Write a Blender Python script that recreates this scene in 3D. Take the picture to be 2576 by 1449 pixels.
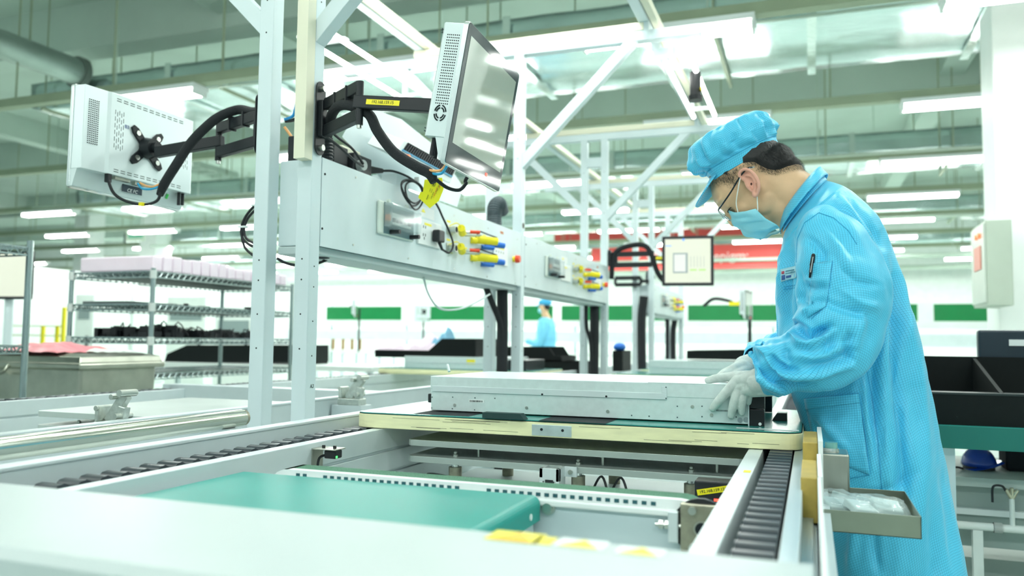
import bpy, bmesh, math, random
import numpy as np
from mathutils import Vector, Matrix, noise
from mathutils.bvhtree import BVHTree
for o in list(bpy.data.objects): bpy.data.objects.remove(o)
S = bpy.context.scene
COL = S.collection
R_ = random.Random(7)
PI = math.pi
# ------------------------------------------------------------------ camera
W_, H_ = 2576, 1449
FPX, CX, CY, CAMZ = 2029.0, 1288.0, 724.5, 1.0
_vA = np.array([2040.0, 866.0]); _sl = .0115
_hy = lambda x: _vA[1] + _sl*(x-_vA[0])
_p1 = np.array([-CX, _hy(0)-CY, FPX]); _p2 = np.array([2000-CX, _hy(2000)-CY, FPX])
_n = np.cross(_p1, _p2); _n /= np.linalg.norm(_n)
if _n[1] > 0: _n = -_n
_Y = np.array([_vA[0]-CX, _vA[1]-CY, FPX]); _Y -= _n*np.dot(_n, _Y); _Y /= np.linalg.norm(_Y)
_X = np.cross(_Y, _n)
RW = np.array([_X, _Y, _n])
def at(px, py, x=None, y=None, z=None):
    "the point of a known plane (x=, y= or z=) seen at a pixel of the survey photograph"
    d = RW @ np.array([px-CX, py-CY, FPX])
    t = x/d[0] if x is not None else y/d[1] if y is not None else (z-CAMZ)/d[2]
    return Vector((d[0]*t, d[1]*t, CAMZ+d[2]*t))
cam = bpy.data.cameras.new('camera'); co = bpy.data.objects.new('camera', cam); COL.objects.link(co)
M = Matrix.Identity(4)
for i in range(3):
    M[i][0] = RW[i][0]; M[i][1] = -RW[i][1]; M[i][2] = -RW[i][2]
M[2][3] = CAMZ
co.matrix_world = M
cam.sensor_width = 36; cam.lens = 36*FPX/W_; cam.clip_start = .05; cam.clip_end = 200
cam.dof.use_dof = True; cam.dof.focus_distance = 1.95; cam.dof.aperture_fstop = 2.8
S.camera = co
# ------------------------------------------------------------------ world and exposure
w = bpy.data.worlds.new('ambient_fill'); S.world = w; w.use_nodes = True  # made-up even fill light entering through the hall's open front
w.node_tree.nodes['Background'].inputs[0].default_value = (.70, .97, .93, 1)
w.node_tree.nodes['Background'].inputs[1].default_value = .60
S.view_settings.view_transform = 'Standard'; S.view_settings.look = 'None'
S.view_settings.gamma = 1; S.view_settings.use_curve_mapping = False
S.view_settings.exposure = .0
LAMP = (.90, 1.0, .965)
def area(name, loc, sx, sy, e, rot=(0, 0, 0)):
    l = bpy.data.lights.new(name, 'AREA'); l.shape = 'RECTANGLE'; l.size = sx; l.size_y = sy
    l.energy = e; l.color = LAMP
    o = bpy.data.objects.new(name, l); COL.objects.link(o); o.location = loc; o.rotation_euler = rot
    return o
# ------------------------------------------------------------------ materials
MATS = {}
def mat(name, col, rough=.5, metal=0., emit=None, es=1., bump=0., bscale=40., var=0., vscale=6., alpha=1., trans=0., ior=1.45, stretch=None, spec=.5, coat=0., sss=0.):
    if name in MATS: return MATS[name]
    m = bpy.data.materials.new(name); m.use_nodes = True; nt = m.node_tree; b = nt.nodes['Principled BSDF']
    b.inputs['Base Color'].default_value = (*col, 1); b.inputs['Roughness'].default_value = rough
    b.inputs['Metallic'].default_value = metal; b.inputs['Specular IOR Level'].default_value = spec
    b.inputs['Transmission Weight'].default_value = trans; b.inputs['IOR'].default_value = ior
    b.inputs['Alpha'].default_value = alpha; b.inputs['Coat Weight'].default_value = coat
    if sss: b.inputs['Subsurface Weight'].default_value = sss; b.inputs['Subsurface Radius'].default_value = (.01, .004, .002)
    if emit: b.inputs['Emission Color'].default_value = (*emit, 1); b.inputs['Emission Strength'].default_value = es
    tc = nt.nodes.new('ShaderNodeTexCoord'); mp = nt.nodes.new('ShaderNodeMapping')
    nt.links.new(tc.outputs['Object'], mp.inputs['Vector'])
    if stretch: mp.inputs['Scale'].default_value = stretch
    if var or not (bump or var):
        n = nt.nodes.new('ShaderNodeTexNoise'); n.inputs['Scale'].default_value = vscale; n.inputs['Detail'].default_value = 5
        nt.links.new(mp.outputs[0], n.inputs['Vector'])
        rp = nt.nodes.new('ShaderNodeMapRange'); v = var or .04
        rp.inputs['From Min'].default_value = .3; rp.inputs['From Max'].default_value = .7
        rp.inputs['To Min'].default_value = 1-v; rp.inputs['To Max'].default_value = 1+v
        nt.links.new(n.outputs['Fac'], rp.inputs['Value'])
        mx = nt.nodes.new('ShaderNodeVectorMath'); mx.operation = 'SCALE'; mx.inputs[0].default_value = col
        nt.links.new(rp.outputs[0], mx.inputs['Scale']); nt.links.new(mx.outputs[0], b.inputs['Base Color'])
    if bump:
        n = nt.nodes.new('ShaderNodeTexNoise'); n.inputs['Scale'].default_value = bscale; n.inputs['Detail'].default_value = 4
        nt.links.new(mp.outputs[0], n.inputs['Vector'])
        bp = nt.nodes.new('ShaderNodeBump'); bp.inputs['Strength'].default_value = bump; bp.inputs['Distance'].default_value = .01
        nt.links.new(n.outputs['Fac'], bp.inputs['Height']); nt.links.new(bp.outputs[0], b.inputs['Normal'])
    MATS[name] = m; return m
ALU = mat('anodised_aluminium', (.70, .77, .79), .42, .25, var=.03, vscale=9)
ALUB = mat('brushed_aluminium', (.62, .70, .72), .33, .55, var=.10, vscale=30, stretch=(1, .04, 1))
FRAME = mat('light_grey_profile', (.66, .755, .78), .45, .05, var=.02)
PANEL = mat('light_grey_powder_coat', (.68, .77, .79), .42, .0, var=.05, vscale=5)
WHITE = mat('white_powder_coat', (.84, .88, .88), .45, var=.02)
CREAM = mat('cream_plastic', (.80, .78, .62), .5, var=.02)
YPAL = mat('pale_yellow_polyurethane', (.86, .84, .52), .5, var=.07, vscale=14, stretch=(1, 1, 6))
BLK = mat('black_powder_coat', (.012, .015, .018), .36, var=.2, spec=.35)
BLKP = mat('black_plastic', (.016, .018, .022), .45)
BLKR = mat('black_cable_rubber', (.012, .014, .018), .5)
SLEEVE = mat('black_braided_sleeve', (.015, .018, .022), .75, bump=.6, bscale=500)
CHROME = mat('chrome_steel', (.78, .80, .80), .12, 1.0)
STEEL = mat('brushed_stainless', (.50, .50, .44), .33, 1.0, var=.12, vscale=20, stretch=(1, 1, .1))
STEELD = mat('dull_nickel_steel', (.38, .36, .28), .42, .8, var=.15, vscale=50)
SCREW = mat('zinc_screw', (.62, .64, .60), .3, 1.0)
HOLE = mat('dark_hole', (.01, .015, .02), .8)
TEAL = mat('teal_plastic_cover', (.006, .29, .25), .40, var=.03, spec=.42)
TEALM = mat('green_esd_mat', (.03, .28, .24), .22, var=.05, spec=.6)
YEL = mat('yellow_plastic', (.92, .78, .02), .4)
BLU = mat('blue_plastic', (.02, .16, .62), .4)
RED = mat('red_plastic', (.85, .07, .02), .4)
TUBE = mat('fluorescent_tube', (1, 1, 1), .5, emit=(1.0, 1.0, .93), es=26)
FOIL = mat('foil_duct_wrap', (.62, .74, .74), .22, .92, bump=.8, bscale=3.2, var=.08, stretch=(.35, 1, 1))
STRUT = mat('beige_green_channel', (.34, .40, .28), .5, .1, var=.05)
# ------------------------------------------------------------------ mesh builder
class MB:
    def __init__(s): s.v = []; s.f = []; s.uv = None
    def add(s, vs, fs):
        k = len(s.v); s.v += [tuple(v) for v in vs]; s.f += [tuple(i+k for i in f) for f in fs]; return s
    def box(s, x0, x1, y0, y1, z0, z1):
        a, b = sorted((x0, x1)); c, d = sorted((y0, y1)); e, f = sorted((z0, z1))
        return s.add([(a,c,e),(b,c,e),(b,d,e),(a,d,e),(a,c,f),(b,c,f),(b,d,f),(a,d,f)],
                     [(0,3,2,1),(4,5,6,7),(0,1,5,4),(1,2,6,5),(2,3,7,6),(3,0,4,7)])
    def obox(s, c, sz, rot):
        c = Vector(c); h = Vector(sz)/2; k = len(s.v)
        MB.box(s, -h.x, h.x, -h.y, h.y, -h.z, h.z)
        for i in range(k, len(s.v)): s.v[i] = tuple(rot @ Vector(s.v[i]) + c)
        return s
    def bar(s, p0, p1, w, h, up=(0, 0, 1)):
        p0, p1 = Vector(p0), Vector(p1); d = (p1-p0).normalized(); side = d.cross(Vector(up)).normalized(); u = side.cross(d)
        vs = []
        for p in (p0, p1):
            for a, b in ((-1,-1),(1,-1),(1,1),(-1,1)): vs.append(p+side*a*w/2+u*b*h/2)
        return s.add(vs, [(0,1,2,3),(7,6,5,4),(0,4,5,1),(1,5,6,2),(2,6,7,3),(3,7,4,0)])
    def cyl(s, p0, p1, r0, r1=None, n=16, cap=True):
        p0, p1 = Vector(p0), Vector(p1); r1 = r0 if r1 is None else r1
        d = (p1-p0).normalized(); a = d.orthogonal().normalized(); b = d.cross(a)
        vs = []
        for p, r in ((p0, r0), (p1, r1)):
            for i in range(n):
                t = 2*PI*i/n; vs.append(p+a*math.cos(t)*r+b*math.sin(t)*r)
        fs = [(i, (i+1) % n, n+(i+1) % n, n+i) for i in range(n)]
        if cap: fs += [tuple(range(n-1, -1, -1)), tuple(range(n, 2*n))]
        return s.add(vs, fs)
    def tube(s, pts, r, n=8, cap=True, res=6):
        pts = spline(pts, res) if res > 1 and len(pts) > 2 else [Vector(p) for p in pts]
        rs = r if callable(r) else (lambda t: r)
        k = len(pts); vs = []; a = None
        for i, p in enumerate(pts):
            d = (pts[min(i+1, k-1)]-pts[max(i-1, 0)]).normalized()
            a = d.orthogonal().normalized() if a is None else (a-d*a.dot(d)).normalized()
            b = d.cross(a); rr = rs(i/(k-1))
            for j in range(n):
                t = 2*PI*j/n; vs.append(p+a*math.cos(t)*rr+b*math.sin(t)*rr)
        fs = [(i*n+j, i*n+(j+1) % n, (i+1)*n+(j+1) % n, (i+1)*n+j) for i in range(k-1) for j in range(n)]
        if cap: fs += [tuple(range(n-1, -1, -1)), tuple(range((k-1)*n, k*n))]
        return s.add(vs, fs)
    def prism(s, poly, d):
        n = len(poly); d = Vector(d); P = [Vector(p) for p in poly]
        nn = Vector((0, 0, 0))
        for i in range(n): nn += P[i].cross(P[(i+1) % n])
        if nn.dot(d) > 0: P = P[::-1]
        vs = P+[p+d for p in P]
        return s.add(vs, [tuple(range(n)), tuple(range(2*n-1, n-1, -1))]+[(i, n+i, n+(i+1) % n, (i+1) % n) for i in range(n)])
    def loft(s, rings, cap=True, closed=True):
        n = len(rings[0]); k = len(rings); vs = [p for r in rings for p in r]
        m = n if closed else n-1
        fs = [(i*n+j, i*n+(j+1) % n, (i+1)*n+(j+1) % n, (i+1)*n+j) for i in range(k-1) for j in range(m)]
        if cap: fs += [tuple(range(n-1, -1, -1)), tuple(range((k-1)*n, k*n))]
        return s.add(vs, fs)
    def ball(s, c, r, nu=16, nv=10, rot=None):
        c = Vector(c); r = Vector((r, r, r)) if isinstance(r, (int, float)) else Vector(r); vs = [(0, 0, 1)]
        for i in range(1, nv):
            t = PI*i/nv
            for j in range(nu):
                p = 2*PI*j/nu; vs.append((math.sin(t)*math.cos(p), math.sin(t)*math.sin(p), math.cos(t)))
        vs.append((0, 0, -1)); out = []
        for v in vs:
            q = Vector((v[0]*r.x, v[1]*r.y, v[2]*r.z)); out.append((rot @ q if rot else q)+c)
        fs = [(0, 1+j, 1+(j+1) % nu) for j in range(nu)]
        for i in range(nv-2):
            a = 1+i*nu; b = a+nu
            fs += [(a+j, b+j, b+(j+1) % nu, a+(j+1) % nu) for j in range(nu)]
        a = 1+(nv-2)*nu; L = len(vs)-1
        fs += [(a+(j+1) % nu, a+j, L) for j in range(nu)]
        return s.add(out, fs)
    def build(s, name, m, parent=None, bevel=0, smooth=False, local=False, seg=2, fix=False):
        me = bpy.data.meshes.new(name); me.from_pydata(s.v, [], s.f); me.update()
        if fix or smooth:
            bm = bmesh.new(); bm.from_mesh(me); bmesh.ops.recalc_face_normals(bm, faces=bm.faces); bm.to_mesh(me); bm.free()
        me.materials.append(m)
        if smooth:
            for p in me.polygons: p.use_smooth = True
        o = bpy.data.objects.new(name, me); COL.objects.link(o)
        if parent is not None:
            o.parent = parent
            if not local and parent.type == 'EMPTY': o.location = -parent.location
        if bevel:
            b = o.modifiers.new('bevel', 'BEVEL'); b.width = bevel; b.segments = seg; b.limit_method = 'ANGLE'; b.angle_limit = .6
        if smooth == 'auto':
            try: me.set_sharp_from_angle(angle=.7)
            except Exception: pass
        return o
def spline(P, res=6):
    P = [Vector(p) for p in P]; out = []
    Q = [P[0]*2-P[1]]+P+[P[-1]*2-P[-2]]
    for i in range(1, len(Q)-2):
        for k in range(res):
            t = k/res; a, b, c, d = Q[i-1], Q[i], Q[i+1], Q[i+2]
            out.append(.5*((2*b)+(c-a)*t+(2*a-5*b+4*c-d)*t*t+(3*b-a-3*c+d)*t**3))
    out.append(P[-1]); return out
def box(*a): return MB().box(*a)
def thing(name, label, cat, loc=(0, 0, 0), group=None, rot=None):
    o = bpy.data.objects.new(name, None); COL.objects.link(o); o.location = loc; o.empty_display_size = .1
    o['label'] = label; o['category'] = cat
    if group: o['group'] = group
    if rot is not None: o.rotation_euler = rot
    return o
def tag(o, label, cat, group=None, kind=None):
    o['label'] = label; o['category'] = cat
    if group: o['group'] = group
    if kind: o['kind'] = kind
    return o
def struct(o, label=None):
    o['kind'] = 'structure'
    if label: o['label'] = label
    return o
def copy_tree(o, parent=None):
    c = o.copy(); COL.objects.link(c)
    if parent: c.parent = parent
    for ch in [q for q in list(o.children)]: copy_tree(ch, c)
    return c
def dup(o, off, label, group=None):
    c = copy_tree(o); c.location = Vector(o.location)+Vector(off); c['label'] = label
    if group: c['group'] = group
    return c
ORD = ['first', 'second', 'third', 'fourth', 'fifth', 'sixth', 'seventh', 'eighth', 'ninth', 'tenth', 'eleventh', 'twelfth', 'thirteenth', 'fourteenth', 'fifteenth']
def text(name, s, size, m, parent, loc, xdir, ydir, thick=.0002, align='CENTER', local=False, sx=1):
    c = bpy.data.curves.new(name, 'FONT'); c.body = s; c.size = size; c.extrude = thick; c.align_x = align; c.align_y = 'CENTER'
    t = bpy.data.objects.new(name, c); COL.objects.link(t)
    me = bpy.data.meshes.new_from_object(t.evaluated_get(bpy.context.evaluated_depsgraph_get()))
    bpy.data.objects.remove(t)
    X = Vector(xdir).normalized(); Y = Vector(ydir); Y = (Y-X*Y.dot(X)).normalized(); Z = X.cross(Y)
    Mx = Matrix([[X[i]*sx, Y[i], Z[i], loc[i]] for i in range(3)]+[[0, 0, 0, 1]]); me.transform(Mx)
    me.materials.clear(); me.materials.append(m)
    o = bpy.data.objects.new(name, me); COL.objects.link(o)
    if parent is not None:
        o.parent = parent
        if not local and parent.type == 'EMPTY': o.location = -parent.location
    return o
# ================================================================== the hall
def floor_mat():
    m = mat('vinyl_tile_floor', (.50, .60, .54), .22, var=.05, vscale=2)
    nt = m.node_tree; b = nt.nodes['Principled BSDF']
    tc = nt.nodes.new('ShaderNodeTexCoord'); br = nt.nodes.new('ShaderNodeTexBrick'); br.offset = 0
    br.inputs['Color1'].default_value = (.52, .62, .56, 1); br.inputs['Color2'].default_value = (.48, .58, .53, 1)
    br.inputs['Mortar'].default_value = (.25, .31, .28, 1); br.inputs['Scale'].default_value = 1
    br.inputs['Mortar Size'].default_value = .004; br.inputs['Brick Width'].default_value = .6; br.inputs['Row Height'].default_value = .6
    nt.links.new(tc.outputs['Object'], br.inputs['Vector']); nt.links.new(br.outputs['Color'], b.inputs['Base Color'])
    return m
struct(box(-34, 12, -4, 26, -.1, 0).build('floor', floor_mat()))
CEIL = mat('painted_concrete_ceiling', (.56, .66, .60), .8, var=.06, vscale=1.2)
BEAM = mat('painted_concrete_beam', (.58, .68, .62), .8, var=.05, vscale=1.2)
WALL = mat('white_sandwich_panel_wall', (.86, .90, .88), .6)
struct(box(-34, 12, -4, 26, 4.9, 5.0).build('ceiling', CEIL))
struct(box(-34, 12, 25.5, 26, 0, 4.9).build('wall_back', WALL))
struct(box(11.7, 12, -4, 25.5, 0, 4.9).build('wall_right', WALL))
struct(box(-34, -33.7, -4, 25.5, 0, 4.9).build('wall_left', WALL))
for k, y in enumerate((2.4, 6.9, 11.6, 16.4, 21.0)):
    struct(box(-33.7, 11.7, y, y+.35, 4.35, 4.9).build('trim_%d' % (k+1), BEAM))
for k, x in enumerate((-21, -13.5, -6.0, 1.6)):
    struct(box(x, x+.3, -4, 25.5, 4.5, 4.9).build('trim_%d' % (k+6), BEAM))
tag(box(.2, 5.0, 4.46, 4.52, .0, .002).build('floor_tape', YEL), 'yellow marking tape stuck on the tiled floor at the right', 'floor tape')
# columns
COLM = mat('white_column_paint', (.88, .92, .90), .55, var=.02)
def column(x0, y0, s, lab):
    t = thing('column', lab, 'column', (x0+s/2, y0+s/2, 0)); box(x0, x0+s, y0, y0+s, 0, 4.9).build('shaft', COLM, t, .01)
    box(x0-.02, x0+s+.02, y0-.02, y0+s+.02, 0, .12).build('base_kick', BEAM, t); return t
cx0 = at(2512, 700, y=6.55).x
column(cx0, 6.55, .44, 'big white square column at the right edge behind the electrical box')
column(at(186, 600, y=17).x, 17, .55, 'white column at the left behind the pink boxes on the wire rack')
column(at(352, 600, y=15).x, 15, .5, 'white column left of the posts, behind the green exit sign')
# hanging electrical box on the column
ex = at(2480, 600, y=6.1).x
t = thing('electrical_cabinet', 'grey wall cabinet with red lamps fixed beside the right column', 'electrical cabinet', (ex+.12, 6.35, 1.27))
GREYB = mat('beige_grey_enamel', (.46, .53, .45), .45)
box(ex, cx0-.001, 6.1, 6.58, 1.27, 1.84).build('cabinet_body', GREYB, t, .006)
box(ex-.012, ex, 6.11, 6.56, 1.29, 1.82).build('door', mat('light_grey_door', (.6, .66, .6), .4), t, .004)
for yy in (6.22, 6.32): MB().cyl((ex-.012, yy, 1.75), (ex-.03, yy, 1.75), .018, n=12).build('indicator_lamp', mat('red_lamp_lens', (.9, .1, .05), .3, emit=(1, .1, .03), es=2.5), t)
box(ex-.02, ex-.012, 6.2, 6.42, 1.52, 1.68).build('instruction_plate', mat('pink_plate', (.75, .30, .24), .5), t)
struct(box(-33.6, -7.2, 20.0, 20.08, 0, 2.9).build('wall_partition', WALL))
struct(box(-16.1, -16.0, 9, 19.9, 0, 2.5).build('wall_side_partition', WALL))
# lights
def fixture_proto():
    t = thing('ceiling_light', 'x', 'ceiling light', (0, 0, 3.2))
    box(-.02, 1.22, -.10, .10, 3.20, 3.245).build('housing', WHITE, t, .004)
    for s in (-1, 1): MB().cyl((.0, s*.060, 3.176), (1.2, s*.060, 3.176), .019, n=10).build('fluorescent_tube', TUBE, t, smooth=True)
    for x in (-.012, 1.194): box(x, x+.018, -.085, .085, 3.15, 3.20).build('end_cap', WHITE, t)
    return t
rows = [5.65, 8.1, 10.6, 13.05, 15.5, 17.95, 20.4, 22.85]
FP = fixture_proto(); first = True
rowname = ['nearest', 'second', 'third', 'fourth', 'fifth', 'sixth', 'seventh', 'farthest']
for r, y in enumerate(rows):
    st = thing('ceiling_channel', 'beige-green hanging channel carrying the %s row of ceiling lights' % rowname[r], 'ceiling channel', (-10, y, 3.3), 'channels carrying the ceiling lights')
    x0, x1 = -1.32*y-1, .28*y+2.0
    box(x0, x1, y-.05, y+.05, 3.245, 3.33).build('channel', STRUT, st)
    k = 0; x = math.floor(x0/1.26)*1.26
    while x < x1:
        if x > x0: MB().cyl((x+.2, y, 3.33), (x+.2, y, 4.9), .009, n=6).build('hanger_rod', STRUT, st)
        x += 1.26 if y < 12 else 2.52
    xs = [.82+2.37*k for k in range(-14, 3) if -1.28*y-.6 < .82+2.37*k < .27*y+.4]
    for i, x in enumerate(xs):
        lab = 'bright twin-tube ceiling light in the %s row, %s from the left' % (rowname[r], ORD[i])
        if first: FP.location = (x, y, 3.2); FP['label'] = lab; FP['group'] = 'ceiling tube lights in rows'; o = FP; first = False
        else: o = dup(FP, (0, 0, 0), lab); o.location = (x, y, 3.2)
        area('lamp_glow', (x+.6, y, 3.14), 1.2, .12, (14, 16, 18, 20, 24, 28, 32, 40)[r]*(1.5 if x < -8 else 1))
for y in (3.2, .75, -1.7):
    for i, x in enumerate((-6.29, -3.92, -1.55, .82, 3.19)):
        o = dup(FP, (0, 0, 0), 'twin-tube ceiling light out of view above, row at %s metres, %s from left' % (y, ORD[i])); o.location = (x, y, 3.2)
        area('lamp_glow', (x+.6, y, 3.14), 1.2, .12, 3 if y == .75 else (30 if y == -1.7 else (28 if x > -2 else 16)))
    st = thing('ceiling_channel', 'hanging channel above the camera, out of the photo', 'ceiling channel', (-2, y, 3.3), 'channels above the camera')
    box(-8, 5.5, y-.05, y+.05, 3.245, 3.33).build('channel', STRUT, st)
    for x in (-7, -3, 1, 5): MB().cyl((x, y, 3.33), (x, y, 4.9), .009, n=6).build('hanger_rod', STRUT, st)
# ------------------------------------------------------------------ ducts
def foil_duct(x0, x1, y0, y1, z0, z1, lab, step=1.25):
    t = thing('air_duct', lab, 'air duct', ((x0+x1)/2, (y0+y1)/2, z0))
    mb = MB(); nx = int((x1-x0)/.12); ny = max(3, int((y1-y0)/.12)); nz = max(3, int((z1-z0)/.12)); g = []
    prof = [(y0, z1-(z1-z0)*i/nz) for i in range(nz)]+[(y0+(y1-y0)*i/ny, z0) for i in range(ny)]+[(y1, z0+(z1-z0)*i/nz) for i in range(nz)]+[(y1-(y1-y0)*i/ny, z1) for i in range(ny)]
    rings = []
    for i in range(nx+1):
        x = x0+(x1-x0)*i/nx; rg = []
        for (y, z) in prof:
            d = .022*noise.noise((x*1.8, y*3, z*3))+.012*noise.noise((x*6, y*7, z*7))
            rg.append((x, y+(-d if y == y0 else 0), z-(abs(d) if z == z0 else 0)))
        rings.append(rg)
    mb.loft(rings).build('foil_wrap', FOIL, t, smooth=True)
    x = x0+.7
    while x < x1:
        m2 = MB(); e = .012
        m2.box(x, x+.07, y0-e-.03, y0-.024, z0-e, z1+e); m2.box(x, x+.07, y0-e-.03, y1+e, z0-.045, z0-.024)
        m2.build('foil_tape_band', mat('bright_foil_tape', (.8, .88, .86), .18, .8, bump=.3, bscale=20), t)
        x += step
    x = x0+.3
    while x < x1:
        m2 = MB(); m2.cyl((x, y0-.06, z0-.07), (x, y0-.06, 4.9), .008, n=6); m2.cyl((x, y1+.06, z0-.07), (x, y1+.06, 4.9), .008, n=6)
        m2.bar((x, y0-.1, z0-.06), (x, y1+.1, z0-.06), .03, .03); m2.build('trapeze_hanger', STRUT, t); x += 2.4
    return t
foil_duct(-8.2, 4.5, 6.47, 7.85, 3.55, 3.82, 'wide foil-wrapped air duct hanging nearest, above the worker')
foil_duct(-13, 4.5, 11.3, 12.3, 3.42, 3.75, 'narrower foil-wrapped air duct hanging behind the third light row', 1.6)
foil_duct(-17, 5, 16.3, 17.3, 3.42, 3.72, 'distant foil-wrapped air duct near the fifth light row', 2.4)
foil_duct(-21, 5, 20.9, 21.6, 3.40, 3.70, 'farthest foil-wrapped air duct before the back wall', 3)
t = thing('round_duct', 'grey round ventilation duct running back under the ceiling at upper left', 'air duct', (-7.4, 7, 3.4))
MB().cyl((-7.4, 1.5, 3.84), (-7.4, 6.42, 3.84), .142, n=28, cap=False).build('pipe_run', mat('galvanised_sheet', (.42, .50, .47), .38, .7, var=.1, vscale=3), t, smooth=True)
for y in (3.6, 5.1, 6.35): MB().cyl((-7.4, y, 3.84), (-7.4, y+.07, 3.84), .172, n=28).build('flange', mat('dark_collar', (.16, .20, .18), .5), t, smooth='auto')
for y in (3.0, 4.4, 5.8): MB().cyl((-7.4, y, 3.98), (-7.4, y, 4.9), .01, n=6).build('hanger_rod', STRUT, t)
# thin pipes, conduits and a cable tray under the ceiling
PIPE = mat('pale_green_pipe', (.50, .60, .52), .4, .3)
for (x0, x1, y, z, r, lab) in ((-7, 3, 6.05, 3.36, .012, 'thin conduit running under the nearest foil duct'), (-12, 2.2, 9.6, 3.1, .012, 'thin conduit crossing between the second and third light rows'),
        (-14, 3.5, 14.2, 3.05, .03, 'pale pipe crossing behind the fourth light row'), (-18, 4, 18.9, 2.9, .045, 'pale pipe crossing in front of the seventh light row'), (-20, 5, 24.0, 3.1, .06, 'thick pale pipe close to the back wall')):
    t = thing('conduit', lab, 'pipe', ((x0+x1)/2, y, z)); MB().cyl((x0, y, z), (x1, y, z), r, n=10).build('pipe_run', PIPE, t, smooth='auto')
    k = x0+.5
    while k < x1: MB().cyl((k, y, z), (k, y, 4.9), .006, n=6).build('hanger_rod', PIPE, t); k += 2.9
for i, (x, y0, y1, lab) in enumerate(((2.0, 8.2, 11.1, 'ladder cable tray running back under the ceiling right of the worker'), (-3.4, 12.6, 16.1, 'ladder cable tray running back above the far monitors'), (-9.5, 8.2, 11.1, 'ladder cable tray running back at the left under the ceiling'))):
    t = thing('cable_tray', lab, 'cable tray', (x, (y0+y1)/2, 3.7)); m = MB()
    m.box(x, x+.02, y0, y1, 3.7, 3.8); m.box(x+.38, x+.40, y0, y1, 3.7, 3.8); k = y0
    while k < y1: m.box(x, x+.4, k, k+.04, 3.7, 3.715); k += .3
    m.build('ladder', mat('galvanised_tray', (.55, .64, .58), .45, .4), t)
    k = y0+.2
    while k < y1:
        h = MB(); h.cyl((x-.01, k, 3.7), (x-.01, k, 4.9), .008, n=6); h.cyl((x+.41, k, 3.7), (x+.41, k, 4.9), .008, n=6); h.build('hanger_rod', STRUT, t); k += 2.4
# ------------------------------------------------------------------ far end: green-screened bench row, banner, distant racks
GRN = mat('green_screen_board', (.0, .19, .05), .35, var=.04); PAPER = mat('white_notice', (.80, .88, .86), .6)
y = 15.5
t = thing('assembly_bench', 'long white assembly bench line with shelves at the far end of the hall', 'workbench', (-5, y, 0))
LW = mat('far_bench_white', (.80, .86, .83), .5, var=.05, vscale=3)
box(-12.5, 3.4, y, y+.8, .70, .76).build('worktop', LW, t)
box(-12.5, 3.4, y+.1, y+.6, 1.30, 1.36).build('shelf', LW, t); box(-12.5, 3.4, y+.1, y+.15, 1.36, 1.42).build('light_strip', LW, t)
box(-12.5, 3.4, y+.1, y+.16, .98, 1.2).build('socket_panel', PANEL, t)
for i in range(9):
    x = -12.4+i*1.95; box(x, x+.06, y+.6, y+.66, 0, 1.9).build('upright', FRAME, t)
    box(x, x+.05, y+.02, y+.07, 0, .7).build('leg', FRAME, t)
xs = [(-10.25, -8.35), (-7.7, -6.05), (-5.65, -4.9), (-4.72, -3.05), (-2.9, -2.45), (-2.2, -.55), (-.4, 1.1), (1.35, 1.75), (2.0, 2.85)]
for i, (a, b) in enumerate(xs):
    tag(box(a, b, y+.12, y+.14, 1.42, 1.72).build('green_board', GRN), 'green board standing on the far bench shelf, %s from the left' % ORD[i], 'display board', 'green boards on the far bench')
for i, (a, b) in enumerate(((-8.3, -7.75), (-3.02, -2.92), (-2.42, -2.22), (1.1, 1.34), (1.76, 1.99))):
    tag(box(a, b, y+.11, y+.13, 1.42, 1.74).build('notice_sheet', PAPER), 'white notice sheet in the gap after a green board, %s from the left' % ORD[i], 'notice', 'white notices between the green boards')
# red banner on a gantry
p = at(1488, 625, y=19); q = at(1960, 622, y=19); bz = at(1488, 682, y=19).z
BAN = mat('red_banner', (.80, .10, .09), .55)
t = thing('banner', 'long red banner with white lettering hung across the far hall', 'banner', ((p.x+q.x)/2, 19, bz))
box(p.x, q.x+1.1, 19, 19.03, bz, p.z).build('banner_cloth', BAN, t)
for x in (p.x+.3, (p.x+q.x)/2, q.x+.9): MB().cyl((x, 19.015, p.z), (x, 19.015, 4.9), .01, n=6).build('hanger_rod', PIPE, t)
WT = mat('white_lettering', (.95, .9, .88), .5)
text('banner_lettering', 'Z 5S   quality  :epigm:', .30, WT, t, ((p.x+q.x)/2+.2, 18.99, (p.z+bz)/2), (1, 0, 0), (0, 0, 1))
p2 = at(1750, 583, y=22); q2 = at(1900, 600, y=22)
t = thing('banner', 'second, more distant red banner partly behind the first one', 'banner', (p2.x, 22, q2.z))
box(p2.x-4, q2.x, 22, 22.03, q2.z, p2.z+.1).build('banner_cloth', BAN, t)
for x in (p2.x-3.6, q2.x-.3): MB().cyl((x, 22.015, p2.z+.1), (x, 22.015, 4.9), .01, n=6).build('hanger_rod', PIPE, t)
a_, b_ = at(318, 572, y=13.9), at(362, 606, y=13.9)
t = thing('exit_sign', 'pale green emergency exit sign hanging at the left between white columns', 'sign', (a_.x, 13.9, b_.z))
box(a_.x, b_.x, 13.9, 13.93, b_.z, a_.z).build('sign_panel', mat('pale_sign', (.72, .82, .70), .5), t)
box(a_.x+.06, b_.x-.04, 13.895, 13.9, b_.z+.07, a_.z-.05).build('sign_print', mat('green_sign', (.20, .58, .40), .5), t)
for x in (a_.x+.06, b_.x-.06): MB().cyl((x, 13.915, a_.z), (x, 13.915, 4.9), .008, n=6).build('hanger_rod', PIPE, t)
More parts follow.
